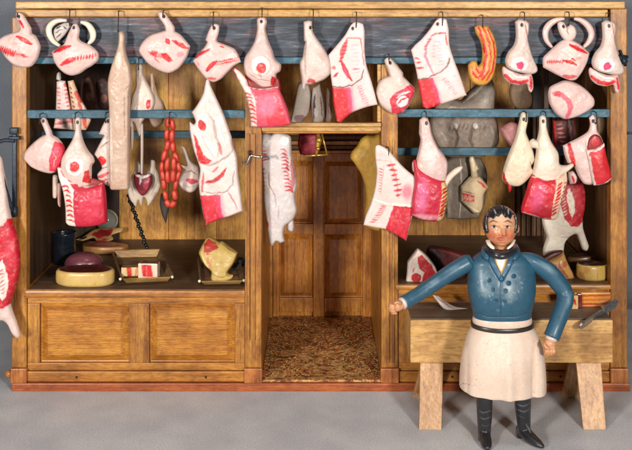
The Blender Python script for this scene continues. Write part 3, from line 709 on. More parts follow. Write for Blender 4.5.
joint('side_of_beef', 'big flat white side with a red panel, hanging left of the striped hooked tail', 'meat joint', [
    pc('side', [(436,20.6),(441,18),(446.4,19.6,1),(448.6,30),(449.4,45),(454,60),(460,76),(466.4,95,1),(456,99),(444,103),(437,105.4),(428,108.4),(423,107,1),(420,92),(416,70),(411,50,1),(415,45),(422,38.6),(430,29)],
       -11, 2.6, (240,214,210), [G([(417,79.5),(432.6,77.5),(436,88),(440.6,103.6),(430,109),(422,108)],(210,32,42)), G([(430,78),(434,77.5),(442,103),(438,105.5)],(210,70,120),a=.6,soft=1.6), L([(416,79.5),(427,78),(440,71.5),(447,66),(449.4,58)],1.2,(120,50,40),h=-.5,taper=.2), L([(431,36),(436,33.4),(445,33),(447,45)],1.3,(186,50,50),h=-.3,taper=.2),
       L([(431,36),(426,45),(424.6,56),(429,66),(433,74)],2.6,(196,90,130),a=.75), *ticks([(430,38),(424,50)],5,4,1.5,CR,10), L([(414.5,57.6),(419,59)],1.8,CR), L([(415.5,62.6),(421,62.2)],2,RD), L([(416,68),(422.6,67.6)],2.6,RD), *ticks([(438,40),(441,66)],8,7,1,LP,5), *ticks([(434,40),(433,58)],5,3,1.2,PK,10,a=.7), *ticks([(443,78),(456,94)],9,5,1.2,PK,35,a=.7), *ticks([(452,72),(462,90)],7,4,1,LP,35,a=.7)], e=.3, edge=3.4, hole=(437.3,24))], GR1)
YL = (222, 160, 70)
joint('striped_tail', 'hooked tail cut painted in red and yellow stripes', 'meat joint', [
    pc('tail', [(474.6,27,1),(480,25.4),(488,26.4,1),(493.4,35),(496.8,48),(496,64),(493,77),(487,84),(479.6,85.4),(472,82),(468.4,74),(468,65,1),(472,61),(476.6,61.6,1),(478.4,65.6),(481.6,61),(482,50),(479.6,40),(475.6,33)],
       -11, 5.5, YL, [L([(478,28),(483,42),(485.4,56),(482.5,70),(478,76)],2.6,RD,taper=.3,h=.3), L([(482.6,28),(488,42),(490,56),(487.6,70),(481,79)],2.2,(216,60,30),taper=.3,h=.3), L([(487,29),(492.4,42),(494,56),(491.4,70),(486,80)],1.8,RD,taper=.3), L([(471,66),(473,74),(478,79)],2,RD), L([(475,66),(477,72),(481,75)],2,RD), E(480,74,3,3.6,RD,a=.8)], hole=None)], GR1)
HAM = [(515,22,1),(519,19.4),(525,20,1),(529,24),(528.4,34,1),(527.6,38),(530,49),(533,58),(537,67),(537,71.4),(532.6,74),(524,73.4),(513,70.6),(506.6,66.6),(505,60),(508,52),(513.6,45),(515.8,36)]
FLAP = [(503.6,66.6),(502,70.6),(504,78),(510,83.4),(519,85.4),(526.4,84),(528.4,90),(531,92.4),(533.2,88),(532.8,79),(531,73,1),(522,74),(511,70.4)]
def ham_marks(o, oy=0):
    def s(p): return [(a + o, b + oy) for a, b in p]
    return ([E(518+o,64+oy,8.4,7.2,(248,238,230),h=.9,soft=1.2), E(518.4+o,65+oy,4,4.2,(226,70,110),h=-.4), L(s([(524.6,23),(526.6,36)]),1.4,(200,90,80),a=.7,h=-.5)],
            [L(s([(504.4,75),(511,80.6),(520,82.6),(527,80)]),3.6,RD,taper=.4), L(s([(529.6,77),(530.6,88)]),2.6,RD,taper=.3), L(s([(507,70),(516,76.5),(526,77)]),2,(250,240,232),h=.5)])
a_, b_ = ham_marks(0)
joint('meat_joint', 'white ham with a pink marrow disc and a red-edged flap, beside the horned joint', 'meat joint', [
    pc('ham', HAM, -12, 8, CW, a_, hole=(521,24.8)), pc('flap', FLAP, -10, 4, PW, b_, e=.4)], GR1)
t = joint('meat_joint', 'white joint under two wide cream horns and a curled knuckle, with broken red lines', 'meat joint', [
    pc('joint', [(560,41.5),(566,39,1),(572,40),(580,44.5),(589.4,53,1),(587,62),(582,72),(576,79.4),(569,80),(557,75),(543,67.4,1),(543,58),(550,50.5)],
       -12, 6, PW, [L([(568.5,44),(577,48.5),(586,53)],4.2,RD,h=-.4), L([(545,61.6),(562,61.4)],2.2,CR,a=.8), *ticks([(545,62),(562,61)],8,4.5,1.2,RD,80,a=.8), L([(561,60),(568,61.4),(575,64.6)],3.2,RD), E(577,58,3,2,(220,110,70),a=.6), L([(569,58),(574,60)],2,RD), L([(562,75),(568,76.6),(575,76)],4,RD,a=.8), E(570,52,3,5,(190,190,150),a=.3,rot=20)]),
    pc('knuckle', [(557.6,24),(560,21.6),(564,22.6),(566.6,27),(570,24.6),(574.6,27),(576.4,33),(574,39),(567.6,42),(561.6,37),(558.4,30)], -13, 4, CW, [L([(566.6,27),(566,31),(568.4,35)],1,BR,h=-.9,a=.7)], hole=(563,26.4))], GR1)
horn([(552,47.5),(546.4,40),(545.6,31),(550,24),(557,20),(564,18.8)], 3.4, -7, t, PW); horn([(574,18.8),(581,20.4),(588,26),(591.4,34),(588.6,42),(582.6,48)], 3.4, -7, t, PW)
a_, b_ = ham_marks(86.6, 1)
joint('meat_joint', 'pink-disced white ham with a red-edged flap, hanging over the right corner post', 'meat joint', [
    pc('ham', shift(HAM, 86.6, 1), -12, 8, CW, a_, hole=(607.6,25.8)), pc('flap', shift(FLAP, 86.6, 1), -10, 4, PW, b_, e=.4)], GR1)
joint('meat_joint', 'rounded pinkish white joint with one curved red band, directly below the wide horns', 'meat joint', [
    pc('joint', [(557,83),(564,80.4),(572,81.4),(580,85),(588,91.4),(594,99),(593.6,106),(586,112),(574,117.6),(564,119),(556,114),(549.6,104),(548,94),(550,87)],
       -7, 7.5, PW, [L([(552,92.4),(560,94.6),(566,100),(569,107),(566,116)],5.6,(220,80,100),a=.85,taper=.5), E(555,93,4,2.6,(214,50,60)), L([(560,98),(565,104),(565,112)],1.6,(240,190,190),a=.8)])], GR1)

# ------------------------------------------------------------ left bay, on and behind the rails
joint('meat_joint', 'round white joint with a broad red band, at the left end of the rail', 'meat joint', [
    pc('joint', [(40.6,120.4),(43.4,117.6),(46.6,119.4),(49,125),(52,131.6,1),(53,135),(58,138),(63,144),(65,150),(63,161),(58.4,170),(51,173.4),(41,171.4),(31,166.6),(24,159,1),(25,152),(32,144),(40,137.4),(46,134.4,1),(43.6,128)],
       -8, 7.5, PW, [G([(56.6,140),(66,146),(64,160),(57,172),(50.6,170),(51.6,158),(53.6,148)],(214,50,70)), L([(54,150),(58,156),(55,165)],1.2,(240,190,180),a=.6), E(58,150,2,3,PK,a=.6)], hole=(43.6,120.8))], GR2)
rbt = joint('rib_strip', 'narrow upright white rib strip with red ticks, behind the left end of the rail', 'rib strip', [
    pc('strip', [(57,81.6,1),(61,80.4),(65.4,81,1),(69,95),(73,112),(74,130,1),(54,128,1),(56,112)], 34, 2.6, (232,204,196), [*ticks([(59.4,86),(61,125)],10,4,1.1,RD,-10), L([(66,84),(72,122)],4,RD,a=.75,taper=.2), *ticks([(65,86),(70,126)],10,5,1.5,(240,214,206),10), L([(54,124),(74,120)],3,CR,a=.7)], e=.35, edge=3),
    pc('bone', [(56.6,79.4),(57,74),(59,72),(61,74),(60.6,80)], 34, 2, (220,214,206))], 'rib strips behind the left rail')
joint('rib_strip', 'leaning cream rib strip with a red edge, right of the upright strip behind the rail', 'rib strip', [
    pc('strip', [(68,81,1),(73.4,80,1),(80,97),(86,108),(91,119),(86,130,1),(74,130,1),(72,108)], 28, 2.6, (224,186,150), [L([(76.4,92),(84,112),(86,126)],4.4,RD,a=.85,taper=.3), *ticks([(71,86),(78,126)],9,3,1.4,DR,-50), L([(82,103),(90,120)],2,(236,216,200))], e=.35, edge=3)], 'rib strips behind the left rail')
t = joint('meat_joint', 'leg with a red marrow disc rising from a red flank laced with rib strokes', 'meat joint', [
    pc('leg', [(75,119.6),(78,117),(81,119.6),(81.2,132),(84,142),(88,150),(93,156.4),(94.6,161.6),(92,166),(91.4,180),(88,186),(74,184),(64,178),(61,168),(62,158),(67.4,148),(72.6,139),(75,130)],
       -12, 9, CW, [E(76.6,165.4,9,9,(248,236,226),h=.8,soft=1.2), E(77,165.2,4.8,5.2,RD,h=-.5), L([(73,159),(72.4,167),(76,172.4)],.9,(180,80,70),a=.7), G([(84,181),(86,170),(90,168.6),(91.6,183)],RD), E(84,150,3,5,(214,190,170),a=.5)], hole=(78.2,122)),
    pc('lining', [(61,171,1),(70,176),(80,180),(91,178),(99,180),(104.6,182,1),(102,190,1),(85,193),(66,190,1)], -10, 2, DR, [], e=.3),
    pc('flank', [(57.6,168,1),(60,166),(66,174),(74,181.6),(86,186),(98,184.6),(103.6,181.4,1),(106,195),(107.4,222,1),(97,225.4),(84,226.6),(70,225.4),(66,222,1),(65.6,206),(63,190),(59,177)],
       -15, 8, (208,32,62), [G([(56,166),(62,168),(70,180),(75,188),(76.6,228),(64,228),(64,196),(58,178)],(240,218,206)), *ticks([(66,184),(71,198),(72.6,222)],8,8,2.2,RD,-8,curve=.4), L([(61,170),(66,177)],1.8,RD,a=.8), L([(70,181),(86,186.4),(103,182.4)],1.6,(246,222,214),h=.6), E(92,204,8,13,(222,60,90),a=.5,soft=4)], e=.42, edge=3),
    pc('strip', [(53,176),(57.6,176),(58,188),(56.4,197.6),(53,197)], 2, 2, (226,200,184)),
    pc('strip', [(57.6,184),(61,184),(61,196),(60.6,206.6),(58,204)], 0, 2, (226,190,176), [L([(59.6,192),(59.8,205)],1.2,RD,a=.6)])], GR2)
joint('meat_joint', 'zigzag white chop with red cut faces, partly hidden by the long pale leg', 'meat joint', [
    pc('joint', [(106,119,1),(109,117,1),(112,120),(114,135),(113,185),(105,184.4),(98.4,180,1),(97.6,174),(102,168),(98.6,160),(94,154.6,1),(99,145),(104,135.4,1),(99,134,1),(102.4,126)],
       -3, 5, CW, [E(103,160,4.4,4.4,RD), L([(98,177),(110,172)],4,CR,a=.85), L([(99,182),(110,178)],2.4,RD,a=.8), L([(100,148),(110,141)],1.2,BR,h=-1,a=.6), L([(98,169),(110,166)],1,BR,h=-1,a=.6)], hole=(108.4,120.6))], GR2)
joint('meat_joint', 'small white ham with a red oval and dangling lower strips, beside the long pale leg', 'meat joint', [
    pc('ham', [(136,66,1),(138,64),(140.6,63.6),(142.6,66,1),(143,73),(146,80),(150.6,88),(154.4,97),(155,104),(152,111),(146,117),(142,123),(141.4,130),(139.6,136),(137.4,132),(135,125),(133,122),(131,127),(129.6,120),(130,108),(132,97),(135.6,87),(136,78)],
       8, 6, (232,208,192), [E(149,103.4,3,6,(244,232,222),h=.6,soft=1), E(149.2,103.6,2.3,4.8,RD,rot=12,h=-.3), L([(138,66),(138.6,80)],1,BR,a=.5,h=-.6), L([(138.4,104),(136,112),(139,118)],1,BR,a=.6,h=-.8), E(138.6,108,2.4,4,(246,234,224),a=.7)]),
    pc('shank', [(131,124),(133.4,124),(133.6,142),(132,150),(130.6,142)], 9, 2, (216,196,176)), pc('shank', [(140.6,126),(143,124),(143.4,150),(142.6,174),(140.4,172)], 9, 2, (222,206,190))], GR2)
joint('heart_on_frame', 'crimson heart set in a ragged pale caul, hanging left of the red sausage string', 'heart', [
    pc('caul', [(136.6,160,1),(140.4,166),(140,173),(143.6,176),(147,172),(150,165),(151,159.6,1),(155,161),(156,168),(159.4,176),(160,186),(156.6,195),(152,201),(148,206,1),(146.4,200),(143.6,197),(141.4,206.4,1),(138.6,200),(136,206,1),(130.6,200),(128,192),(128.4,184),(131.6,176),(135.6,168)],
       26, 3, (212,194,176), [L([(131,184),(134,196)],1.4,(160,140,124),a=.6,h=-.5), L([(155,172),(156,186),(151,196)],1.4,(170,150,134),a=.5,h=-.5)], e=.4, edge=2),
    pc('heart', [(134,175.6),(139,172.4),(144,174),(149.6,173.6),(152.6,178),(151.4,186),(147,193),(142.4,195.6),(137.6,191),(134.4,184)],
       19, 6, (130,32,46), [L([(136,174),(142,176),(150,174.6)],3,(236,220,212)), L([(141.6,176),(141,183)],2.2,(236,220,212)), E(147,184,2.4,5,(170,60,76),a=.7)])], GR2)
# sausage string
t = thing('sausage_string', 'long orange-red string of sausages looped over the blue rail', 'sausages', P(171, 206, -4), GR2)
SG = (176, 46, 30)
def link(a, b, r=2.9, d=-7):
    A = Vector(P(*a, d)); B = Vector(P(*b, d)); n = 12; pts = []; rr = []; r = r * random.uniform(.85, 1.12); A = A + Vector((random.uniform(-.9,.9), 0, random.uniform(-1.2,1.2))); B = B + Vector((random.uniform(-.9,.9), 0, random.uniform(-1.2,1.2))); bow = random.uniform(-1.1, 1.1)
    for i in range(n):
        s = i / (n - 1); pts.append(A.lerp(B, s) + Vector((bow * math.sin(math.pi * s), -.8 * math.sin(math.pi * s), 0))); rr.append(max(.5, r * (1 - .92 * abs(2*s-1)**4) ** .5))
    v, f = tube_vf(pts, rr, 14); painted('sausage', v, f, SG, [E((a[0]+b[0])/2-1, (a[1]+b[1])/2, 1.6, 3.2, (216,90,62), a=.5, soft=1)], t, M['paint'], mott=.2)
for a, b in (((170,117),(168,127.6)),((167.8,127.6),(167.4,139)),((167.2,139),(166.2,151)),((166.4,150.6),(164,162)),((172,118),(173,129)),((173,129.4),(173,141.6)),((173,141),(173.6,152)),((173.6,151.6),(176.6,162)),
             ((163.6,178),(164.4,189.6)),((164.4,189.6),(166.4,200.6)),((166,200.4),(170,206.4)),((170,206.4),(174.6,200)),((174.6,200.6),(174,189.6)),((174,190),(177.4,178))): link(a, b)
for a, b, q in (((163,161),(161,171),-8),((161,170.6),(164.6,181),-8),((168,158),(167.4,170),-11),((167.4,170),(168.4,182),-11),((173.6,158),(173.4,170.4),-11),((173.6,170),(172,183),-11),((178,161),(181,170.6),-8),((181,170.6),(177.4,180),-8)): link(a, b, 2.9, q)
joint('side_of_mutton', 'large folded white side with a red oval, red gashes and a crimson lower corner', 'meat joint', [
    pc('side', [(206,80.6),(208.6,78.6),(211,86),(216.4,98),(223.6,114),(231.6,137,1),(233,146),(236.8,156),(238.4,176),(240.4,190),(243,210.6,1),(231,215.6),(218,219.6),(206,225,1),(203,212),(199.8,193),(198.6,181,1),(200,168),(194,150),(190,131),(190,122,1),(193.6,124.4),(195.6,121),(192,112,1),(198,103.6),(203.4,93)],
       -9, 5, (240,218,212), [G([(200,194.6),(220.6,193.6),(222,208),(225,222),(206,227)],(210,36,56)), G([(216,193.6),(223,193.4),(227,220),(221,222)],(206,80,130),a=.5,soft=2), L([(204,171),(203.4,182),(202.6,192)],2.4,CR,a=.85), L([(202,190),(212,192.4),(226,191),(233,184),(234.6,170)],.9,(110,60,46),h=-.4,a=.8,taper=.2),
       G([(194,133),(197,137),(201,146),(204.6,154),(213,160.4),(208,163),(200,162.6),(197,152)],RD), L([(201,163),(210,165),(219,161),(229,155),(234,149)],1.6,BR,a=.55,h=-1.2), L([(206,181.6),(214,180.4),(222,175),(227,167)],4.2,RD,h=-.4), L([(209,182),(220,178)],1.6,DR), L([(213,171),(219,166)],2.2,CR,a=.8), L([(228,190),(233,198),(238,208)],1.4,CR,a=.75), L([(220,142),(222,154)],3,(214,70,70),a=.75),
       L([(208,112),(214,121),(216,134),(220,146),(219,156)],2,(130,104,90),a=.55,h=-1.4), L([(216,118),(221,132),(226,146)],3,(250,238,232),h=1.2,soft=1.2), L([(204,134),(211,146),(217,156)],5,(250,236,230),h=1.3,a=.7,soft=1.2), E(202.6,124,5.6,7.6,(250,238,230),rot=-20,h=.6,soft=1), E(202.4,124.6,3.9,6,RD,rot=-22,h=-.4)], e=.3, edge=3)], GR2)
joint('offal_piece', 'small ragged white offal piece with a pink patch, between the sausages and the folded side', 'offal', [
    pc('offal', [(181,146,1),(184.6,147.4),(187,151.6),(190,160),(194,163.6),(199,168),(200,182),(195,190.6),(189,192.4),(182,188.4),(178.6,181),(182,173.6),(185,170,1),(181,165,1),(186.6,165.6),(184.6,156)],
       14, 4, (226,206,196), [L([(187,179.4),(193,180.4),(198,181)],5.4,(208,64,80)), L([(184,172),(192,170),(198,174)],1.2,BR,a=.6,h=-.8), L([(183,184),(190,187),(198,185)],1,BR,a=.4,h=-.5)])], GR2)
joint('leg_of_mutton', 'thin pale leg hanging deep in the left bay near the back boards', 'meat joint', [
    pc('leg', [(150,74,1),(153,73,1),(155,84),(158,94),(163,102),(166,112),(162,124),(154,127),(149,118),(149,100),(150.6,86)], 110, 5, (200,170,146), [L([(153,80),(156,100)],1.2,(130,90,76),a=.7)])], 'dim joints deep in the left bay')
for lab, pts, c, dd in (
    ('dark brown joint with a worn pink patch, deep in the upper left bay', [(83,78),(90,76),(95,84),(97,98),(94,108),(86,108),(81,98),(81,86)], (96,60,48), 90),
    ('near-black round joint with a coppery spot, left of the long pale leg', [(97,80),(104,77),(110,82),(112,96),(110,108),(102,110),(96,102),(95,90)], (66,38,34), 84)):
    joint('meat_joint', lab, 'meat joint', [pc('joint', pts, dd, 6, c, [E(sum(p[0] for p in pts)/8+2, max(p[1] for p in pts)-12, 3, 4.5, (168,110,92), a=.7)])], 'dim joints deep in the left bay')
joint('dried_skin', 'dark limp dried skin hanging below the sausage string', 'dried skin', [
    pc('skin', [(161,194,1),(166,192),(170,202),(168,212),(166,223.6,1),(162,214),(160,204)], 60, 2, (52,46,44))])

# ------------------------------------------------------------ doorway
joint('meat_carcass', 'greyish white carcass with two ladders of red ribs, hanging in the left of the doorway', 'carcass', [
    pc('carcass', [(262,136),(266,132.6),(271,134.4),(277,132),(285,134),(290.6,137),(291.4,146),(292,156),(295,170),(297,184),(295,194),(295.4,201),(297,210),(294,218),(290,222),(285,226),(283.4,234),(284.6,241,1),(280.4,243),(276.4,241),(272,246),(269.4,243,1),(267.6,232),(266,218),(263.6,200),(263,180),(261.4,158)],
       24, 8, (222,212,210), [*ticks([(284,148),(286,168),(289.6,192)],12,7.5,1.8,(196,40,54),-22,curve=.4), *ticks([(264,149),(266,160)],4,7,1.7,(196,40,54),15), L([(291,160),(293.4,176),(292,192)],4,(190,50,64),a=.7), L([(268,172),(269,184),(275,194),(276.6,206)],1,(150,130,126),a=.8,h=-1.2), L([(279,205),(279,218)],1,(150,130,126),a=.6,h=-.9), L([(266.4,219),(268,226)],3,(210,60,50)), *ticks([(264,166),(264,196)],7,3,1.2,(190,60,64),10), E(266,141,4,5,(236,230,226),h=1,soft=1.4,a=.8), E(285,140,5,5,(236,230,226),h=1,soft=1.4,a=.8)]),
    pc('foot', [(288.6,219),(292.6,218),(294,226),(292.4,231.4),(288.4,230),(287.6,224)], 27, 2.5, (214,204,202))])
joint('ham', 'smooth golden ham hanging in the right of the doorway against the dark door', 'ham', [
    pc('ham', [(357,146),(361,139),(367,135.4),(374,136),(380,134),(390,140),(392,170),(388,205),(386,228),(379,231),(372,229.4),(366,226),(364.6,214),(366,200),(365,186),(361,174),(355,164),(350.4,157.6),(352,151.6)],
       42, 9, (188,146,56), [E(361,152,4,3,(214,176,88),a=.5), L([(352,159),(360,171)],1.4,(230,200,130),a=.5)])])
joint('side_of_bacon', 'white side with a red lower right corner, hooked on the right doorway post', 'meat joint', [
    pc('side', [(375.4,147),(378.6,144.8),(384,147),(388,149.6,1),(393,155),(400.6,164),(409,172),(417.2,178,1),(416.6,190),(414.6,204),(410.6,222),(406,240.4,1),(399,236),(391,231.6),(384.6,228.6,1),(374,227),(363.6,224.6,1),(366,215),(371,203),(375,188),(376.8,172),(375.4,158)],
       -10, 2.6, (238,214,208), [G([(394,203.6),(413,206.6),(409,226),(406,242),(396,235),(384.6,229.6),(389,217)],(206,32,52)), L([(371.6,198.6),(385,203),(398,204.4),(413,206)],1.3,(236,226,206),h=.6,taper=.2), L([(375,159.4),(388,160.6)],.8,(160,110,90),a=.7,h=-.3),
       *ticks([(390,162),(393.6,172),(397,186),(398.4,197)],7,7,2.6,CR,8), L([(390,160),(396,176),(398,198)],1.1,RD,a=.6), E(407,191,5.4,7.4,(216,70,104),a=.7,soft=2), *ticks([(381,167),(379,192)],9,4.4,1,(190,60,80),-20), L([(384,165),(380,194)],.8,(190,60,80),a=.7), *ticks([(384,204),(372,222)],8,5.6,1.2,CR,5), L([(386,206),(376,220)],.9,CR,a=.6)], e=.3, edge=3.6, hole=None)], GR2)
# things behind the lintel
GB = 'dim joints behind the doorway lintel'
joint('meat_joint', 'mottled grey joint above the lintel, behind the plump white leg', 'meat joint', [
    pc('joint', [(298,84),(303,82),(309,85),(312,96),(310,110),(304,120),(297,127),(290,124),(293,108)], 52, 6, (196,182,168), [E(300,118,6,4,(120,60,92),a=.7), *ticks([(302,90),(298,116)],6,5,1.4,(196,190,180),20)])], GB)
joint('meat_joint', 'upright pale strip joint with dark bands above the lintel', 'meat joint', [
    pc('joint', [(313,88,1),(320,84,1),(324,100),(325,116),(321,124),(313,123),(311,106)], 44, 4, (210,196,184), [L([(315,94),(314,118)],2.4,(70,48,52)), L([(321,96),(322,116)],1.8,(110,60,76),a=.8), E(316,112,2,4,(214,206,200))])], GB)
joint('meat_joint', 'small dark twisted joint above the lintel, nearest the big ribbed side', 'meat joint', [
    pc('joint', [(327,88),(331,92),(330,104),(333,114),(330,123),(325,120),(326,104)], 48, 3, (120,92,80), [L([(329,96),(330,118)],1.4,(176,160,150),a=.8)])], GB)
joint('meat_joint', 'dark crimson block hanging under the lintel at the door head', 'meat joint', [
    pc('joint', [(299,134,1),(317,133,1),(317,152),(308,155.4),(300,153.6,1),(298,144)], 70, 4, (140,24,42), [E(306,146,5,4,(176,40,60),a=.7)], e=.3, edge=6)], GB)
br = join_vf([tube_vf([P(318,133,16), P(319,140,16), P(317.6,148,16), P(316,156,16)], [1.4,3.4,2.2,1.2], 12), ell_vf(P(319,140,13), (3,3,3.2)), ell_vf(P(318,148.6,13), (2.4,2.4,2)), tube_vf([P(322,134,16), P(327,154,16)], .9, 8), tube_vf([P(305,156,16), P(328,154.6,16)], 1.1, 8)])
obj('lamp_bracket', *br, M['brass'], shop, True)

# ------------------------------------------------------------ right bay
joint('leg_of_mutton', 'white leg with a side horn, wrapped in a glossy red flank, left of the shopkeeper', 'meat joint', [
    pc('leg', [(419.4,120,1),(423.4,117),(427.6,118,1),(430,124),(432,134),(437.6,146.6),(444,155),(447.6,163),(446.4,176),(443,184),(430,182),(418,174),(415.4,164),(418.6,150),(420.4,140),(419,134,1)],
       -12, 8, PW, [E(430,156,7,12,(246,226,222),a=.5,soft=3), L([(421,123),(420.6,134)],1,BR,a=.4,h=-.4)], hole=(426.2,122.8)),
    pc('flank', [(413.6,160.4),(415.6,160),(418,167),(426,173),(436,178),(444.6,180.4,1),(447.6,190),(447,202),(444.6,216,1),(441,220.4),(431,221),(420,218.8),(411,214.6,1),(412,200),(414.4,184),(414,170)],
       -15, 8, (206,38,66), [L([(415,162),(417.4,168),(427,174.6),(444,181)],1.6,RD,h=.6), E(421,196,5,16,(224,120,170),a=.6,rot=6,soft=3), G([(441,182),(450,180),(447,222),(436,222),(440,200)],(214,184,120)), *ticks([(443.6,186),(442.6,202),(439.6,216)],8,7,2.4,(190,24,30),38), E(424,216,14,2.6,(236,180,190),a=.7,soft=1.5), *ticks([(446,188),(444,214)],7,3,1.2,(60,36,28),38)], e=.42, edge=3),
    pc('lug', [(412,164),(414,160),(416,162),(416.4,170),(413,171.6)], -8, 2.5, PW)], GR2)
hr = [o for o in bpy.data.objects if o.get('label', '').startswith('white leg with a side horn')][0]
carve('horn', [(443.4,182,1),(447,175.6),(454,169),(460.6,166),(463,167,1),(461,171),(454,177),(449,183.4),(446,190,1)], -13, 3, (236,214,196), [], hr)
joint('meat_joint', 'creamy ham with a red drip at its lower left, beside the shopkeeper\'s head', 'meat joint', [
    pc('ham', [(521,113.6),(524,112),(527.6,113.4,1),(527.6,122),(526,132),(529.6,141.6),(533,151),(534.4,160),(531,166),(533.4,170.4),(530.6,176),(525,182),(519,186),(511.6,186),(505,183),(502,177.6),(503.6,168),(508,155),(514.6,139),(518,126)],
       -7, 8.5, (236,216,188), [L([(502.4,172),(504,180),(508.6,184.6)],2.6,RD), L([(528.6,160),(531.4,167)],.8,BR,h=-1.1,a=.5)], hole=(523.2,119)),
    pc('drip', [(508,183),(511.6,184),(511.4,189),(509.6,192.4),(508.2,189)], -8, 1.4, RD)], GR2)
joint('leg_of_mutton', 'creamy leg with a side spur in a red laced flank, above the shopkeeper\'s shoulder', 'meat joint', [
    pc('leg', [(539.4,117.6),(542.6,115.2),(546,117.6),(546.8,128),(551,141),(558,152.6),(559.4,163.6),(566,165.4),(572.4,163.4),(573.4,166.4),(567,172),(559.4,177),(556,184),(540,184),(532.4,177),(534,165),(536,152),(535.6,148.6),(530.4,147.4),(529.4,141.6),(533,138.6),(536.6,139.6),(539,130)],
       -12, 8.5, (236,216,196), [L([(536.6,139),(537.6,148)],.8,BR,h=-1,a=.5), E(545,158,6,9,(246,230,214),a=.5,soft=3)], hole=(542.6,121)),
    pc('flank', [(532.6,174.6,1),(540,177),(549,178.4),(557,177.4),(566,172.6,1),(567,181),(563.6,193),(560,205),(557.6,217,1),(553.6,219.6),(545,219),(533,216),(521.4,212.4,1),(521.4,207),(526,191),(529.6,180)],
       -15, 8, (210,34,50), [E(536,196,6,13,(224,90,140),a=.55,rot=14,soft=3), G([(555,178),(568,171),(566,190),(559,218),(549,220),(551,200)],(226,196,168)), *ticks([(558.6,181),(556,196),(551.6,214)],9,7.6,2.2,RD,36), *ticks([(564.6,180),(559,204)],6,3.4,1.2,(170,40,40),40), L([(532,175.6),(546,179),(566,173)],1.6,(244,214,208),h=.5), L([(522,211),(540,217.6),(556,218.6)],1.8,(236,200,196),a=.8)], e=.42, edge=3)], GR2)
joint('meat_joint', 'white shoulder with a bright red box-shaped flank, nearest the right post', 'meat joint', [
    pc('shoulder', [(589,118,1),(592.4,115),(596,118),(597,130),(601,137),(604,146),(605,160),(600,178),(592,184.4),(584,183.6),(578.4,176),(573.6,166),(567.4,163,1),(564.4,155),(562.8,145.6,1),(571,141.4),(579.6,137),(587.6,131.6),(590,125)],
       -7, 6.5, PW, [L([(568.4,145),(570,154),(572.4,164)],4.4,RD,taper=.2), L([(584,140),(587,158),(592,178)],1.2,BR,a=.45,h=-1)], hole=(592.7,121)),
    pc('lining', [(587,147.6,1),(589,139),(594,134.4),(600,136.6),(603.6,145.6,1),(596,151),(588,151,1)], -13, 1.6, DR, [E(595,142,4,4,RD,a=.8)], e=.3),
    pc('flank', [(585.8,149.6,1),(594,149),(604,143.4,1),(606,156),(609,167),(611.4,177.6,1),(607.4,182),(600,184.4),(593.6,185.2,1),(590.4,170),(588,158)],
       -15, 5, (208,30,40), [L([(586.4,150.4),(595,149.6),(604,144.6)],2,(248,226,218),h=.6,taper=.1), L([(587,151),(590,168),(594,184)],2.2,(248,226,218),taper=.1), L([(594,185),(602,184),(611,178)],1.8,(248,226,218),taper=.1), L([(586,142),(589,136),(594,133.4),(601,137),(603.6,144)],1.6,(248,226,218),taper=.1)], e=.35, edge=3),
    pc('scrap', [(568,172,1),(573,171),(577,176),(575.6,183),(569.6,184,1),(568,178)], 0, 3, PW, [L([(571,175),(573.4,182)],2.6,RD)])], GR2)
joint('meat_carcass', 'white carcass with a red back and one foreleg out, low in the right bay', 'carcass', [
    pc('carcass', [(557,186),(564,179),(573,176),(581,180),(585,192),(584.6,208),(582.6,218),(583,228),(586,238),(588.6,246),(586.6,250.6),(582,249),(578.6,240),(575,234),(568,238),(564.6,243),(563.6,250),(562,256),(545,257),(543,249),(546.4,237),(543.6,228),(542,218),(546,206)],
       40, 9, (230,218,200), [G([(556,184),(566,176),(584,180),(587,200),(583,218),(576,225.6),(569,224.6),(562,216),(558,200)],(184,24,40)), G([(565.6,188),(568.4,187),(572,198),(572.6,208),(570,217),(566.4,208),(564.6,197)],(236,220,200)), *ticks([(560,190),(563.6,214)],8,4.4,1.3,(232,190,170),40), L([(559,236),(568,236.4),(574,232)],1,BR,a=.5,h=-1), E(577,200,3,9,(206,60,70),a=.5,soft=2)])])
GQ = 'grey hides and dim joints deep in the right bay'
joint('grey_hide', 'big wrinkled grey-brown hide filling the middle of the right bay behind the rails', 'hide', [
    pc('hide', [(432,110),(437,102),(449,97),(461,100),(468,92),(478,84),(490,78),(494.6,90),(494,110),(497.6,125),(498.6,141),(492,152),(478,158),(462,160),(446,156),(436,144),(430,128)],
       62, 13, (142,126,112), [L([(462,102),(474,92),(489,78)],1.6,(230,224,214),a=.5), E(484,98,5,12,(184,174,162),a=.6,rot=20,soft=3), L([(452,124),(456,136),(452,150)],1.8,(80,66,56),a=.8,h=-2), L([(472,122),(468,138),(474,152)],1.8,(84,70,60),a=.8,h=-2), L([(437,112),(450,106),(464,108)],1.6,(196,186,172),a=.7), *ticks([(446,126),(484,126)],9,9,1.2,(98,82,70),65), E(454,124,2,2.6,(220,214,206),a=.8), E(473,124,2.4,2.6,(214,208,200),a=.8), L([(488,124),(492,134),(488,148)],3,(176,166,154),a=.6), L([(440,130),(446,142)],2,(176,166,154),a=.6)], e=.4, edge=4, mott=.28)], GQ)  # pale strokes are highlights painted onto the wrinkles
joint('grey_hide', 'lower grey hide with cream seams, above the maroon slab', 'hide', [
    pc('hide', [(443,162,1),(452,157),(466,156),(480,158),(486.6,172),(486,190),(483.6,206),(478,217.6,1),(462,219),(446,218,1),(444.6,196)],
       54, 7, (120,106,92), [L([(459,158),(460,180),(458.6,216)],1.8,(196,186,172),a=.8,h=.8), L([(450,180),(447,200),(448,216)],5,(188,176,154),a=.6,soft=2), L([(466,205),(472,208),(478,214)],1.6,(190,176,156),a=.7)], e=.35, edge=3, mott=.28)], GQ)
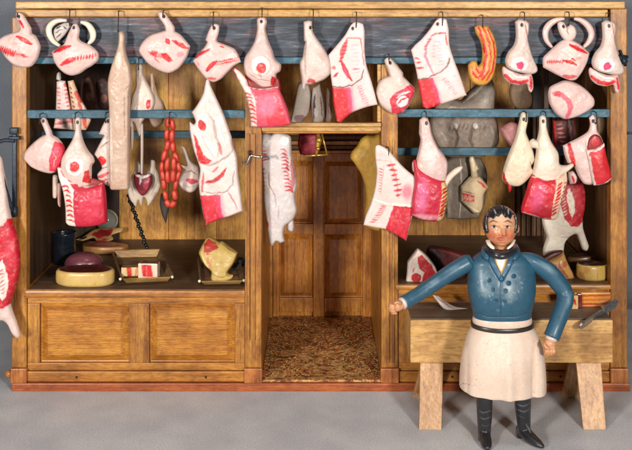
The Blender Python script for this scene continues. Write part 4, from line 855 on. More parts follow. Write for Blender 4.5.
joint('meat_joint', 'small tan joint with a bone stub, in front of the lower grey hide', 'meat joint', [
    pc('joint', [(460.6,186,1),(466,180),(471,176),(480,177),(488.6,187,1),(484,194),(483,206),(480,212.6),(474,213),(467,207),(460.6,201,1)], 40, 5, (196,172,136), [G([(461.6,192),(473,194),(474,200.6),(463,201)],(178,40,40)), *ticks([(463,197),(473,198)],6,6,1,(224,160,140),80), L([(477,180),(486,187)],2.4,(190,60,50)), L([(462,190.6),(474,193)],1,(120,90,60),h=-.6), L([(464,203),(478,211)],1.2,(236,220,190))]),
    pc('bone', [(469,160),(470.6,156.8),(473.4,157),(476,163),(478.6,168.6),(477,171),(477.6,176.4),(471.6,178),(470.6,170)], 38, 2.6, (226,206,166), [L([(476,163),(475,169)],.8,BR,a=.5,h=-.6)])], GQ)
joint('meat_joint', 'small pinkish joint behind the creamy ham, under the blue rail', 'meat joint', [
    pc('joint', [(500,128),(506,124),(512,122),(520,126),(518,142),(513,148),(507,142),(501,134)], 52, 4, (176,116,112), [L([(502,128),(512,144)],3,(206,150,146),a=.7)])], GQ)
joint('rib_strip', 'dark red rack with pale ribs behind the creamy leg', 'rib strip', [
    pc('rack', [(552,120,1),(574,118,1),(576,134),(574,147,1),(554,148,1)], 58, 3, (96,40,38), [L([(553.6,121),(554.6,147)],2,RD,taper=.1), *ticks([(558,122),(563,147)],6,7,1.6,(190,120,110),5), L([(568,120),(571,146)],2.6,(186,150,140),taper=.1)], e=.3, edge=3)], GQ)
joint('meat_joint', 'dull brown joint hanging above the rail, behind the red-edged ham', 'meat joint', [
    pc('joint', [(512,82),(520,78),(528,84),(533,98),(530,108),(520,110),(512,104),(509,92)], 80, 6, (132,104,78), [E(520,96,5,8,(130,110,88),a=.6,soft=2)])], GQ)
joint('meat_joint', 'dull ochre joint tucked between the red box-shaped flank and the right post', 'meat joint', [
    pc('joint', [(596,116),(602,114),(606,122),(606,140),(602,148),(597,140)], 30, 4, (120,92,64), [])], GQ)

# ------------------------------------------------------------ hanging outside on the left post
joint('side_of_pork', 'long red and pale side hanging outside the left post from the iron arm', 'meat joint', [
    pc('side', [(-12,158),(-4,154),(1.6,158),(4.4,172),(7.4,188),(9,206),(12,219),(17,235),(20.4,255),(19,275),(15,290),(11,302),(12.6,310),(17,322),(20.4,335),(17,338),(12,333),(7.6,324),(3,320),(-4,322),(-12,312),(-16,280),(-16,200)],
       -18, 9, (232,206,196), [G([(-20,228),(-4,226),(6,224),(9.4,217),(13,218),(20,234),(24,256),(20,282),(12,303),(5,306),(-4,304),(-20,300)],(196,26,46)), G([(2,262),(5,257),(9,266),(11.4,280),(9,292),(5,299),(1,292),(0,276)],(240,214,204)), *ticks([(4,266),(6,292)],7,7,.9,(190,40,50),30), E(12,248,4,12,(222,70,90),a=.5,soft=3), E(12,326,4,5,(238,190,188),a=.6,soft=2)])], 'joints hanging outside the posts')
# chain of black beads from the rail to the back of the counter
t = []
A = Vector(P(128.5, 196, 30)); B = Vector(P(146.5, 247.5, 64)); n = 20
for i in range(n):
    s = i / (n - 1); p = A.lerp(B, s) + Vector((.8 * math.sin(i * 2.1), .8 * math.cos(i * 2.1), 0)); t.append(ell_vf(p, (2.2, 2.2, 2.0), 12, 8))
t.append(tube_vf([A, B], 1.0, 8))
tag(obj('beaded_rope', *join_vf(t), M['black_rope'], None, True), 'black beaded rope hanging down to the counter behind the wooden tray', 'rope')
# ================================================================== goods on the counters
ZL = EYE - 289 + .3; ZR = EYE - 284 + .3
def slab(name, label, cat, pts, z0, z1, side, top, sidemarks=(), topmarks=None, group=None, bulge=1.2, tilt=0, rotz=0, mat_='gloss'):
    """pts: plan outline (x, depth) in mm, extruded z0..z1; top carries its own colour as a part"""
    ol = smooth_outline(pts, 1.2); n = len(ol); c = ol.mean(0)
    V = []; F = []; lev = 9
    for i in range(lev):
        s = i / (lev - 1); k = 1 - (.05 if i in (0, lev-1) else 0) + bulge * .02 * math.sin(math.pi * s)
        for p in ol:
            q = c + (p - c) * k; V.append((q[0], q[1], z0 + (z1 - z0) * s + tilt * (q[0] - c[0]) * s))
    for i in range(lev - 1):
        for k in range(n): F.append((i*n+k, i*n+(k+1)%n, (i+1)*n+(k+1)%n, (i+1)*n+k))
    F.append(tuple(reversed(range(n))))
    ringn = 12; base = (lev-1)*n
    for r in range(1, ringn):
        k = (1 - r / ringn) * .95
        for p in ol:
            q = c + (p - c) * k; V.append((q[0], q[1], z1 + tilt * (q[0] - c[0]) + .5 * math.sin(r * .25)))
    for r in range(ringn - 1):
        for k in range(n): F.append((base+r*n+k, base+r*n+(k+1)%n, base+(r+1)*n+(k+1)%n, base+(r+1)*n+k))
    F.append(tuple(range(base+(ringn-1)*n, base+ringn*n)))
    area = sum(ol[i][0]*ol[(i+1)%n][1] - ol[(i+1)%n][0]*ol[i][1] for i in range(n))
    if area < 0: F = [tuple(reversed(f)) for f in F]
    V = np.array(V); x, y = px_of(V); SEED[0] += 7
    col, _ = paint(x, y, side, list(sidemarks), SEED[0], .1, .6)
    ct, _ = paint(V[:, 0], V[:, 1], top, list(topmarks or []), SEED[0] + 3, .2, .8)
    sd = -polysd(V[:, 0], V[:, 1], ol); it = (V[:, 2] > (z1 + tilt * (V[:, 0] - c[0]) - .1)) & (sd > 1.6)
    col[it] = ct[it]
    return tag(obj(name, V, F, M[mat_], None, True, col), label, cat, group)
def ellpts(cx, cy, rx, ry, n=14, rot=0, nose=0):
    out = []
    for i in range(n):
        a = 2*math.pi*i/n; r = 1 + nose * max(0, math.cos(a))**3
        x = rx * r * math.cos(a); y = ry * math.sin(a); out.append((cx + x*math.cos(rot) - y*math.sin(rot), cy + x*math.sin(rot) + y*math.cos(rot)))
    return out
YEL = (224, 188, 112)
slab('meat_round', 'low oval cut with yellow side and dark red top, at the left counter\'s left front', 'meat cut',
     [(X(57,14),14),(X(66,6),6),(X(84,2),4),(X(102,4),6),(X(112,12),14),(X(113.6,22),24),(X(106,30),34),(X(90,36),38),(X(70,32),34),(X(58,24),24)], ZL, ZL + 14.5, YEL, (92, 30, 26), topmarks=[L([(-246,16),(-225,22)],4,(60,22,20)), L([(-232,26),(-212,24)],2,(130,50,40))], sidemarks=[L([(60,276),(112,270)],1.2,(240,214,150),a=.6)])
v, f = ell_vf((X(84,62), 62, ZL + 9), (20.5, 15, 12), 40, 24)
V_ = [(a, b, max(ZL, c)) for a, b, c in v]
tag(painted('liver', V_, f, (96, 44, 58), [E(84,258,14,3,(150,90,96),a=.5,soft=3), L([(78,263),(94,263.5)],1.6,(170,110,100),a=.7)], None, M['gloss']), 'dark purple liver behind the oval meat round', 'liver')
# black pot
def pot(cx, cy, z0, h, r):
    pr = [(0,0),(r*.86,0),(r*.92,h*.05),(r*.96,h*.4),(r,h*.92),(r*1.04,h*.96),(r*1.03,h),(r*.93,h),(r*.9,h*.93),(r*.86,h*.3),(0,h*.25)]
    V=[];F=[];n=40
    for q,zz in pr:
        for k in range(n): a=2*math.pi*k/n; V.append((cx+q*math.cos(a),cy+q*math.sin(a),z0+zz))
    for i in range(len(pr)-1):
        for k in range(n): F.append((i*n+k,i*n+(k+1)%n,(i+1)*n+(k+1)%n,(i+1)*n+k))
    return V,F
tag(obj('pot', *pot(X(64,98), 98, ZL, 34, 12.8), M['black_pot'], None, True), 'blue-black glazed pot in the shadow at the left end of the counter', 'pot')
# thin cuts lying in the back
slab('meat_slice', 'flat reddish plank of meat lying behind the liver', 'meat cut', [(X(84,140),140),(X(100,134),134),(X(122,136),136),(X(127,150),150),(X(104,166),166),(X(84,158),158)], ZL, ZL + 8, (206,150,90), (168,84,60), topmarks=[L([(-262,150),(-222,148)],5,(200,120,90))])
o = carve('meat_slice', [(77,238.6,1),(84,236),(92,231),(100,229.4),(110,229.6),(121.6,228.6,1),(121,232),(112,235),(114,238.4),(106,241),(98,240),(94,237.4),(84,239.6,1)], 186, 4, (220,178,110), [G([(91,234),(100,230),(113,230),(112,234),(100,237)],(176,36,36)), L([(98,238.6),(110,237.6)],2.4,(196,60,50)), L([(80,238),(88,236)],2,(40,30,26))], tilt=(0,-1.2))
tag(o, 'pointed red and yellow slice propped up behind the liver, under the red flank', 'meat cut')
# glass disc
v, f = tube_vf([P(107,220,199), P(107,220,203)], [12.4, 12.4], 40)
m, nt, b = mat('glass'); b.inputs['Base Color'].default_value = (.72,.74,.66,1); b.inputs['Roughness'].default_value = .12; b.inputs['Transmission Weight'].default_value = .75; b.inputs['IOR'].default_value = 1.4
t = thing('glass_dish', 'round clear glass dish against the back boards, behind the red wrapped flank', 'dish', P(107, 231.5, 199))
obj('bowl', v, f, M['glass'], t, True)
ring = [Vector(P(107,220,199)) + Vector((12.4*math.cos(a), -1, 12.4*math.sin(a))) for a in [2*math.pi*i/40 for i in range(41)]]
v, f = tube_vf(ring, 1.1, 8); obj('rim', v, f, M['glass'], t, True)
# raked wooden trays: four corners of the floor (front-left, front-right, back-right, back-left) in mm
def tray(label, c, wall, th=1.8):
    c = [Vector(p) for p in c]; ctr = sum(c, Vector()) / 4; nrm = (c[1]-c[0]).cross(c[3]-c[0]).normalized()
    t = thing('wooden_tray', label, 'tray', (ctr.x, ctr.y, min(p.z for p in c)))
    obj('tray_bottom', *hexa_vf([p - nrm*th for p in c] + list(c), .3), M['tray_wood'], t)
    for i in range(4):
        a, b_ = c[i], c[(i+1)%4]; e_ = (b_-a).normalized(); o_ = e_.cross(nrm).normalized()
        lean = o_ * wall * .55
        q = [a + e_*.2, b_ - e_*.2, b_ - e_*.2 + o_*th, a + e_*.2 + o_*th]
        up = [a - e_*wall*.4 + lean + nrm*wall, b_ + e_*wall*.4 + lean + nrm*wall, b_ + e_*wall*.4 + lean + o_*th + nrm*wall, a - e_*wall*.4 + lean + o_*th + nrm*wall]
        obj('tray_side', *hexa_vf(q + up, .4), M['tray_rim_wood'] if i in (0, 2) else M['tray_wood'], t)
    for i in (0, 1):
        p = c[i] + nrm*(wall*.72) + (c[1]-c[0]).normalized() * (-(wall*.75) if i == 0 else wall*.75) + Vector((0,-wall*.62,0))
        obj('corner_peg', *ell_vf(p, (1.5,1.3,1.5), 14, 8), M['bone'], t, True)
    return t, c, nrm
def PZ(px, d, z): return Vector((X(px, d), d, z))
t1, c1, nr = tray('raked wooden tray holding two red and white meat blocks', [PZ(126,14,ZL+3), PZ(168,20,ZL+3), PZ(157,58,ZL+17), PZ(117,54,ZL+17)], 6.5)
mm_ = (c1[0]+c1[1]+c1[2]+c1[3]) / 4
def block(name, label, cx, cd, zb, sx, sy, sz, rot, base, marks, cat='meat cut', rx=0, group=None):
    v, f = box_vf(-sx/2, sx/2, -sy/2, sy/2, 0, sz, .8)
    bm = bmesh.new(); vs = [bm.verts.new(p) for p in v]; [bm.faces.new([vs[i] for i in g]) for g in f]
    for _ in range(4): bmesh.ops.subdivide_edges(bm, edges=[e for e in bm.edges if e.calc_length() > .8], cuts=1, use_grid_fill=True)
    bm.verts.index_update()
    R = Matrix.Rotation(rot, 3, 'Z') @ Matrix.Rotation(rx, 3, 'X')
    L0 = [v_.co.copy() for v_ in bm.verts]
    V = np.array([tuple(R @ p + Vector((cx, cd, zb))) for p in L0]); F = [tuple(w.index for w in q.verts) for q in bm.faces]; bm.free()
    x, y = px_of(V); SEED[0] += 5; col, _ = paint(x, y, base, [], SEED[0], .12)
    u = np.array([p.x for p in L0]); w_ = np.array([p.z for p in L0]); yy = np.array([p.y for p in L0])
    cm, _ = paint(u, w_, base, marks.get('front', []), SEED[0], .12, .4); k = yy < -sy/2 + .6; col[k] = cm[k]
    cm, _ = paint(u, yy, marks.get('topc', base), marks.get('top', []), SEED[0], .15, .4); k = w_ > sz - .3; col[k] = cm[k]
    return tag(obj(name, V, F, M['gloss'], None, False, col), label, cat, group)
block('meat_block', 'smaller red and white meat block, left of the two in the wooden tray', X(130,24), 24, ZL + 7, 17, 10, 9.5, .12, (234,206,150), {'front':[L([(0,0),(-1,9.5)],5,RD,taper=.2), L([(6,0),(7,9)],2,(206,120,60))], 'topc':(80,36,26)})
block('meat_block', 'larger white-edged meat block, right of the two in the wooden tray', X(149,22), 22, ZL + 5.5, 20, 12, 15.5, -.06, (240,214,190), {'front':[G([(-5,2),(5.4,1.8),(3.6,14),(-6.6,14)],(206,30,36)), L([(-1,2),(-1.4,13)],.8,(230,120,110))], 'topc':(84,34,26)})
# darker back board leaning behind the tray
tb = hexa_vf([PZ(124,80,ZL), PZ(163,78,ZL), PZ(163,84,ZL), PZ(124,86,ZL), PZ(127,92,ZL+13), PZ(155,92,ZL+15), PZ(155,98,ZL+15), PZ(127,98,ZL+13)], .8)
tag(obj('board', *tb, M['board_dark'], None), 'dark wooden board leaning low behind the raked wooden tray', 'board')
t2, c2, nr = tray('small raked wooden tray beside the left doorway post, holding a yellow chop', [PZ(204,10,ZL+2.5), PZ(240,12,ZL+2.5), PZ(236,42,ZL+15), PZ(202,40,ZL+15)], 5.5)
joint('chop', 'yellow chop with a red patch at its upper left, standing in the small tray', 'meat cut', [
    pc('chop', [(205.6,239.6,1),(209,238.4),(219,243.4,1),(222,242.6),(230,248),(237.8,252.6,1),(234,262),(228,270.6),(230,273),(233.6,273.6),(232,277),(222,280.6),(214,280.6),(211.4,276),(211.6,270),(205,264),(200.6,257),(199,251.6)],
       24, 6, (208,176,96), [G([(204,244),(207.4,239.6),(216,243),(219,247),(211,251),(204.6,252)],(178,40,34)), L([(208,256),(211,266)],4,(196,110,60),a=.7), E(208.4,252.6,1.2,.8,RD), L([(213,272),(222,275),(230,273)],1,(150,110,50),h=-.6,a=.6), L([(201.4,251),(206,262),(211,270)],2.4,(228,196,120),h=.8), L([(221,243),(229,248.6),(237,252.6)],.7,(90,60,40),a=.7)], e=.35, edge=4, tilt=(0,-.3))])
hx = join_vf([tube_vf([P(225,276,34), P(236,268,36), P(245,259,38)], [2.6,3.6,4.6], 12, n=3)])
tag(obj('cleaver_handle', *hx, M['black_pot'], None, True), 'dark handle sticking up out of the small tray behind the yellow chop', 'handle')

# ---- right counter
joint('steak', 'triangular T-bone steak, red on white, at the left end of the right counter', 'steak', [
    pc('steak', [(407.6,262,1),(412,256),(417.6,248.6,1),(421,250.6),(428,256.6),(435,266),(438,275,1),(437.6,282.6,1),(431,284.6),(420,285.4),(409.6,284.4,1),(406,281.6),(407,272)],
       14, 2.4, (238,220,206), [G([(417.6,262),(417,256),(421,253.6),(428,260),(434,269),(437,277),(436,283),(425,284),(421.4,280),(422.4,274),(424,271),(419,267.6)],(184,32,40)), E(415.6,275.8,5,4.8,(180,32,40)), L([(413.6,266),(412,271)],1.4,CR,a=.8), L([(410,262),(414.6,256)],1.2,(200,120,110),a=.6)], e=.25, edge=9, mat=None)])
tag(carve('maroon_slab', [(426.6,251),(429,246.6),(436,246),(450,248.6),(464,253),(474,258),(482,264),(484,281,1),(470,283.6),(448,284),(427.4,283.4,1),(426,268)], 40, 6, (88,24,24), [G([(425,244),(438,246),(441,258),(438,286),(425,286)],(40,20,18),a=.85,soft=2), L([(438,248),(456,253),(476,262)],1.4,(150,70,60),a=.6), E(458,266,12,8,(112,30,28),a=.6,soft=4)], e=.35, edge=6, mott=.25),
    'dark maroon cut leaning behind the shopkeeper\'s raised arm', 'meat cut')
joint('meat_round', 'tilted ham half with dark oval cut face and marbled yellow side, behind the shopkeeper\'s elbow', 'meat cut', [
    pc('side', [(541,262,1),(548,259),(558,254),(562.6,251.6),(567,262),(572,272),(573.4,277,1),(566,279),(556,276.6),(549,271)], 26, 8, (214,160,92), [L([(548,264),(556,262),(560,268),(566,275)],3,(150,50,34),a=.8), L([(552,270),(560,274)],2,RD,a=.7), E(562,262,2.6,3,(176,70,44),a=.7)], e=.4, edge=6),
    pc('cut_face', [(538,263),(544,256),(552,251.6),(560,250),(563,251),(560,254.4),(553,258),(546,261.6),(541,265)], 22, 3, (74,34,26), [L([(546,258),(556,253)],2,(110,54,40),a=.7)], e=.35)])
slab('meat_round', 'round yellow-sided cut of meat at the right end of the right counter', 'meat cut', ellpts(X(592,20), 20, 15.5, 12), ZR, ZR + 15, (214,178,96), (58,34,28), sidemarks=[L([(580,272),(584,282)],5,(170,80,50),a=.6), L([(598,268),(598,283)],1,(150,110,60),a=.7), E(587,270,3,4,(190,110,60),a=.6)], topmarks=[L([(276,18),(290,24)],2,(120,80,60))])
slab('meat_slice', 'dim brown cut leaning in the shadow behind the round yellow-sided cut', 'meat cut', ellpts(X(588,62), 62, 22, 10, rot=.1), ZR, ZR + 14, (110,74,46), (76,48,34), tilt=.12)
slab('meat_slice', 'dim flat dark cut on the counter behind the shopkeeper\'s raised arm', 'meat cut', ellpts(X(448,22), 22, 18, 7), ZR, ZR + 5, (90,52,40), (120,46,40))

# ================================================================== workbench in front
ZB = 94.0
bench = thing('workbench', 'pale wooden butcher bench with splayed legs standing in front of the right counter', 'bench', (X(511,-48), -46, 0))
bx0, bx1 = X(410.4, -72), X(613, -72)
box('bench_block', bx0, bx1, -72, -20, EYE - 363 * .928, ZB - 1.2, M['bench_wood'], bench, 1.0)
box('worktop', bx0 + .8, bx1 - .8, -71.2, -20.8, ZB - 1.15, ZB, M['bench_top_wood'], bench, .3)
zt = EYE - 363 * .928 - .2
for (a0, a1, b0, b1) in ((420.5, 443.5, 419, 441.4), (576.5, 601.5, 583, 606)):
    obj('leg', *hexa_vf([(X(b0,-92),-93,0),(X(b1,-92),-93,0),(X(b1,-88),-84,0),(X(b0,-88),-84,0),(X(a0,-72),-71,zt),(X(a1,-72),-71,zt),(X(a1,-68),-61,zt),(X(a0,-68),-61,zt)], .7), M['bench_leg_wood'], bench)
for (a0, a1, b0, b1) in ((425, 444, 412.5, 432), (572, 590, 561, 578)):
    obj('leg', *hexa_vf([(X(b0,-18),-20,0),(X(b1,-18),-20,0),(X(b1,-12),-11,0),(X(b0,-12),-11,0),(X(a0,-30),-33,zt),(X(a1,-30),-33,zt),(X(a1,-24),-24,zt),(X(a0,-24),-24,zt)], .7), M['bench_leg_wood'], bench)
block('bacon_slab', 'streaky bacon slab in yellow and red stripes lying at the bench\'s right rear', X(590,-26), -29, ZB, 35, 12, 13.5, .03, (222,150,66), {'front':[L([(-17,2.4),(17,3)],2,(170,44,30),taper=.1), L([(-17,6.2),(17,7)],1.4,(190,90,40),taper=.1), L([(-17,10.4),(17,11)],1.6,(190,60,34),taper=.1)], 'top':[L([(-16,0),(16,1)],2,(190,80,40),taper=.1)]}, 'bacon')
block('meat_block', 'small cream meat block with a red angular mark, left of the bacon slab', X(571.4,-38), -38, ZB, 10, 10, 13, .1, (234,196,130), {'front':[L([(-3,3),(1,9),(3,4)],2.2,RD), L([(-3.4,6),(2,5)],1.2,RD)], 'topc':(220,150,90)})
block('meat_block', 'narrow dark red meat block squeezed between the cream block and the bacon', X(579,-36), -34, ZB, 5, 9, 13.4, .0, (110,34,30), {})
joint('hoof_piece', 'long pale tapering foot with a dark split, lying on the bench under the raised arm', 'meat cut', [
    pc('foot', [(433.4,296.6,1),(440,298),(447,303),(456,307),(468,308.4),(476,309.4,1),(476,313.6,1),(464,313),(452,312.4),(443,308),(437,301.6)], -40, 3.4, (236,226,218), [L([(436,297.6),(444,303),(454,308.6)],1.2,(200,60,60),a=.7)], tilt=(0,-.5)),])
# knife
plain('steel_dark', (104, 106, 112), .4, .5, .4, .3)
kn = thing('knife', 'worn steel butcher knife sticking out over the bench\'s front edge', 'knife', PZ(597,-60,ZB))
A = PZ(579.6,-86,ZB-3) ; B = PZ(617,-42,ZB+6.5)
ax = (B - A).normalized(); sd_ = ax.cross(Vector((0,-.5,.86))).normalized(); up_ = sd_.cross(ax).normalized()
def kq(s, w, h): c = A.lerp(B, s); return [c - up_*w - sd_*h, c + up_*w - sd_*h, c + up_*w + sd_*h, c - up_*w + sd_*h]
V = []; F = []
for s, w, h in ((0,1.4,.6),(.04,3.2,.9),(.12,3.6,1.0),(.3,3.4,1.0),(.34,3.9,1.0),(.42,3.6,1.0),(.5,3.9,.9),(.66,3.6,.8)): V += [tuple(q) for q in kq(s, w, h)]
for i in range(7):
    for k in range(4): F.append((i*4+k, i*4+(k+1)%4, i*4+4+(k+1)%4, i*4+4+k))
F += [(3,2,1,0),(28,29,30,31)]
obj('blade', V, F, M['steel'], kn)
V = []; F = []
for s, w, h in ((.662,3.4,1.6),(.7,3.2,2.0),(.84,3.0,2.0),(.95,3.2,2.0),(1,2.0,1.2)): V += [tuple(q) for q in kq(s, w, h)]
for i in range(4):
    for k in range(4): F.append((i*4+k, i*4+(k+1)%4, i*4+4+(k+1)%4, i*4+4+k))
F += [(3,2,1,0),(16,17,18,19)]
obj('handle', V, F, M['steel_dark'], kn)
# ================================================================== the painted wooden shopkeeper
paintmat('jacket', rough=(.32, .6), coat=.15, bump=.35)
paintmat('skinpaint', rough=(.3, .5), coat=.2, bump=.05)
DM = -116.0; KM = (D + DM) / D
def Q(px, py, dy=0):
    """point of the figure seen at px,py, dy mm nearer (-) or farther (+) than his middle plane"""
    return P(px, py, DM + dy)
SKIN = (208, 148, 106); BLUE = (34, 78, 100); DB = (26, 56, 76); APR = (222, 198, 180)
man = thing('person', 'carved wooden shopkeeper in a blue jacket, white apron and black boots, one arm held out', 'person', Q(503, 445))
# --- body: head, neck, trunk, arms with hands and legs as one surface
def head_vf():
    cx, cy, cz = Q(500.6, 226.8, 0); rx, ry, rz = 14.5, 15.5, 17.8
    n = 150; m_ = 120; V = []; F = []
    th = np.linspace(0, math.pi, m_); ph = np.linspace(0, 2*math.pi, n, endpoint=False)
    TH, PH = np.meshgrid(th, ph, indexing='ij')
    X_ = np.sin(TH) * np.sin(PH); Y_ = -np.sin(TH) * np.cos(PH); Z_ = np.cos(TH)   # PH=0 faces the camera
    w = 1 - .17 * np.clip(-Z_, 0, 1) ** 2 + .03 * np.clip(Z_, 0, 1)                        # jaw narrows
    x = X_ * rx * w; z = Z_ * rz; y = Y_ * ry * (1 - .12 * np.clip(-Z_, 0, 1))
    y = np.where(Y_ < 0, y * .92, y * 1.02)
    f = np.clip(-Y_, 0, 1)
    def g(u, v, su, sv): return np.exp(-((x - u) / su) ** 2 - ((z - v) / sv) ** 2) * f
    d = 0
    d = d + 4.4 * np.exp(-(x / 1.9) ** 2) * np.clip((5.2 - z) / 9, 0, 1) * np.clip((z + 5.2) / 2.2, 0, 1) * f   # nose, growing to its tip
    d = d + 1.2 * g(0, -4.2, 3.2, 1.6)                                                                # nostril wings
    d = d + 1.2 * g(-6, 4.6, 4, 1.4) + 1.2 * g(6, 4.6, 4, 1.4)                                       # brows
    d = d - 1.8 * g(-5.6, 1.0, 3.1, 2.0) - 1.8 * g(5.6, 1.0, 3.1, 2.0)                               # sockets
    d = d + 1.3 * g(-5.6, .8, 1.9, 1.3) + 1.3 * g(5.6, .8, 1.9, 1.3)                                 # eyeballs
    d = d + 1.1 * g(-7.4, -4.4, 3.4, 3.2) + 1.1 * g(7.4, -4.4, 3.4, 3.2)                             # cheeks
    d = d + .6 * g(0, -8.6, 3.2, .9) + .7 * g(0, -10.8, 2.8, .9) - .9 * g(0, -9.7, 3.4, .45)       # lips
    d = d + 1.8 * g(0, -14.6, 3.6, 2.2) - .8 * g(0, -12.4, 3, .8)                                     # chin
    y = y - d
    V = np.stack([cx + x, cy + y, cz + z], -1).reshape(-1, 3)
    for i in range(m_ - 1):
        for k in range(n): F.append((i*n+k, (i+1)*n+k, (i+1)*n+(k+1)%n, i*n+(k+1)%n))
    return [tuple(p) for p in V], F
def limb(path, radii, seg=20): 
    n = 26; return tube_vf(resample([Vector(Q(*p)) for p in path], n), resamp1(radii, n), seg)
def finger(path, r, seg=12):
    n = 12; pp = resample([Vector(p) for p in path], n); rr = [r * (1 - .25 * i / (n - 1)) for i in range(n)]; rr[-1] = r * .4; rr[-2] = r * .66
    return tube_vf(pp, rr, seg)
items = [head_vf(), limb([(500.6,238,2),(500.6,250,2),(501,262,2)], [8,7.4,9]),
         loft_vf([(*Q(501,262,2),14,9),(*Q(501,275,2),22,11),(*Q(501,300,2),22,11),(*Q(502,318,2),20,10),(*Q(503,345,1),22,11),(*Q(503,366,1),16,10)], 30, 40),
         limb([(495,355,0),(487,380,0),(484,410,2),(484,436,4)], [9,7.6,6.4,5]), limb([(512,355,0),(519,385,0),(523,410,2),(524,430,6)], [9,7.6,6.4,5]),
         limb([(482,270,4),(470,268,3),(454,270.6,-3),(441,279,-8),(430,286.4,-12),(418,294.4,-17),(404,302.6,-23.4)], [5,3.4,4.6,4.8,4.6,4.4,4.2]),
         limb([(516,263,3),(530,262.6,1),(547,270.6,1),(557,281,1),(564,291,0),(565,300,-3),(561,313,-8),(556,326,-13),(551.6,337.4,-16)], [6,5,5,5,5,5,4.6,4.4,4.4])]
for s in (-1, 1):
    ex, ey, ez = Q(500.6 + s * 16.6, 228.6, 3); items.append(ell_vf((ex, ey, ez), (1.9, 2.6, 4.0), 16, 12))
# reaching hand (fist with thumb on top), fingers curled towards him
hx = Vector(Q(396.8, 306.4, -27)); items.append(ell_vf(hx, (5.2, 3.8, 4.4), 20, 14))
items.append(limb([(404,303,-24),(399.6,305.4,-26)], [4.0,4.2], 16))
for i, (ox, oz, ln) in enumerate(((-3.4, 2.6, 5.8), (-4.0, .2, 6.4), (-3.4, -2.2, 6.0), (-2.0, -4.2, 4.9))):
    b = hx + Vector((ox, .6, oz)); items.append(finger([b + Vector((2, 1.0, 0)), b + Vector((-1.8, -.9, -.2)), b + Vector((-2.2, -3.4, -.5)), b + Vector((.2, -ln * .82, -.7)), b + Vector((2.2, -ln * .74, -.6))], 1.28))
b = hx + Vector((2.6, -2.4, 2.6)); items.append(finger([b, b + Vector((-.8, -2.2, 2.0)), b + Vector((-3.4, -3.4, 2.6)), b + Vector((-5.6, -3.2, 1.4))], 1.4))
# hand at his hip: loose fist hanging from the cuff
hx = Vector(Q(549.4, 344, -18)); items.append(ell_vf(hx, (5.6, 4.0, 4.8), 20, 14))
for i, (ox, ln) in enumerate(((-4.0, 5.2), (-1.6, 6.4), (.8, 6.2), (3.1, 5.0))):
    b = hx + Vector((ox, -1, -2.4)); items.append(finger([b + Vector((0, 1, 2.4)), b + Vector((.1, -2.0, -.6)), b + Vector((.1, -3.6, -2.8)), b + Vector((0, -1.6, -ln)), b + Vector((-.2, .8, -ln * .8))], 1.32))
b = hx + Vector((-4.4, -2, 1.6)); items.append(finger([b, b + Vector((-1.0, -2.6, -.6)), b + Vector((.6, -4.4, -2.6)), b + Vector((2.8, -4.8, -3.6))], 1.45))
V, F = union_vf(items, .55)
x, y = px_of(V)
S = SKIN; EYEW = (236,226,214); BRW = (52,34,28)
face = [E(492.4,235.6,5.6,5.4,(196,90,60),a=.65,soft=3), E(509.4,235.6,5.4,5.4,(194,86,58),a=.65,soft=3), E(500.8,243,7,4,(204,132,96),a=.5,soft=2), E(500.8,236,3,2.6,(218,126,94),a=.5,soft=2), E(500.6,217,12,6,(238,200,172),a=.45,soft=4),
        E(493.9,226.8,2.9,1.25,(210,196,182),soft=.3), E(507.4,226.8,2.9,1.25,(210,196,182),soft=.3), E(494.1,226.8,1.45,1.35,(62,64,70),soft=.3), E(507.2,226.8,1.45,1.35,(62,64,70),soft=.3), E(494.1,226.7,.8,.8,(10,10,14),soft=.2), E(507.2,226.7,.8,.8,(10,10,14),soft=.2),
        L([(490.4,226.6),(493.8,225.3),(497.4,226.4)],.9,BRW,soft=.3), L([(504,226.4),(507.4,225.3),(510.8,226.6)],.9,BRW,soft=.3), L([(490.8,228),(494,228.9),(497,228)],.5,(150,90,70),soft=.3,a=.8), L([(504.2,228),(507.4,228.9),(510.6,228)],.5,(150,90,70),soft=.3,a=.8),
        L([(488.8,222.8),(493,220.6),(498,222.2)],1.5,(70,46,36),a=.9,soft=.4), L([(503.4,222.2),(508,220.6),(512.4,222.8)],1.5,(70,46,36),a=.9,soft=.4),
        L([(496.8,238.4),(500.8,237.6),(504.6,238.4)],1.3,(178,60,52),soft=.35), L([(497.8,240),(500.8,240.7),(503.8,240)],1.2,(186,78,66),soft=.35), L([(496.4,239),(500.8,239.2),(505,239)],.45,(96,24,26),soft=.25),
        L([(498.9,225),(498.5,233),(498.2,234.6)],.6,(150,90,66),a=.6,soft=.4), E(499.2,235.2,.6,.45,(110,50,40),soft=.3), E(502.4,235.2,.6,.45,(110,50,40),soft=.3), L([(496,234.6),(493.8,237),(493.2,240)],.7,(150,78,56),a=.6), L([(505.4,234.6),(507.8,237),(508.4,240)],.7,(150,78,56),a=.6), L([(503,225),(503.4,233)],.5,(160,100,74),a=.5,soft=.5), L([(491,229.8),(494,231),(497,230.2)],.6,(160,96,70),a=.5), L([(504.4,230.2),(507.4,231),(510.4,229.8)],.6,(160,96,70),a=.5), L([(492,218.4),(500,217.6),(508,218.4)],.5,(176,116,84),a=.5), E(500.8,242.6,4,1,(176,112,84),a=.5,soft=.8)]  # lines beside the nose are shading put into the skin colour
col, _ = paint(x, y, S, [], 900, .08, .3); cf, _ = paint(x, y, S, face, 901, .06, .25)
k = (V[:, 1] < DM + 2) & (y < 250) & (x > 480) & (x < 521); col[k] = cf[k]
obj('body', V, F, M['skinpaint'], man, True, col)
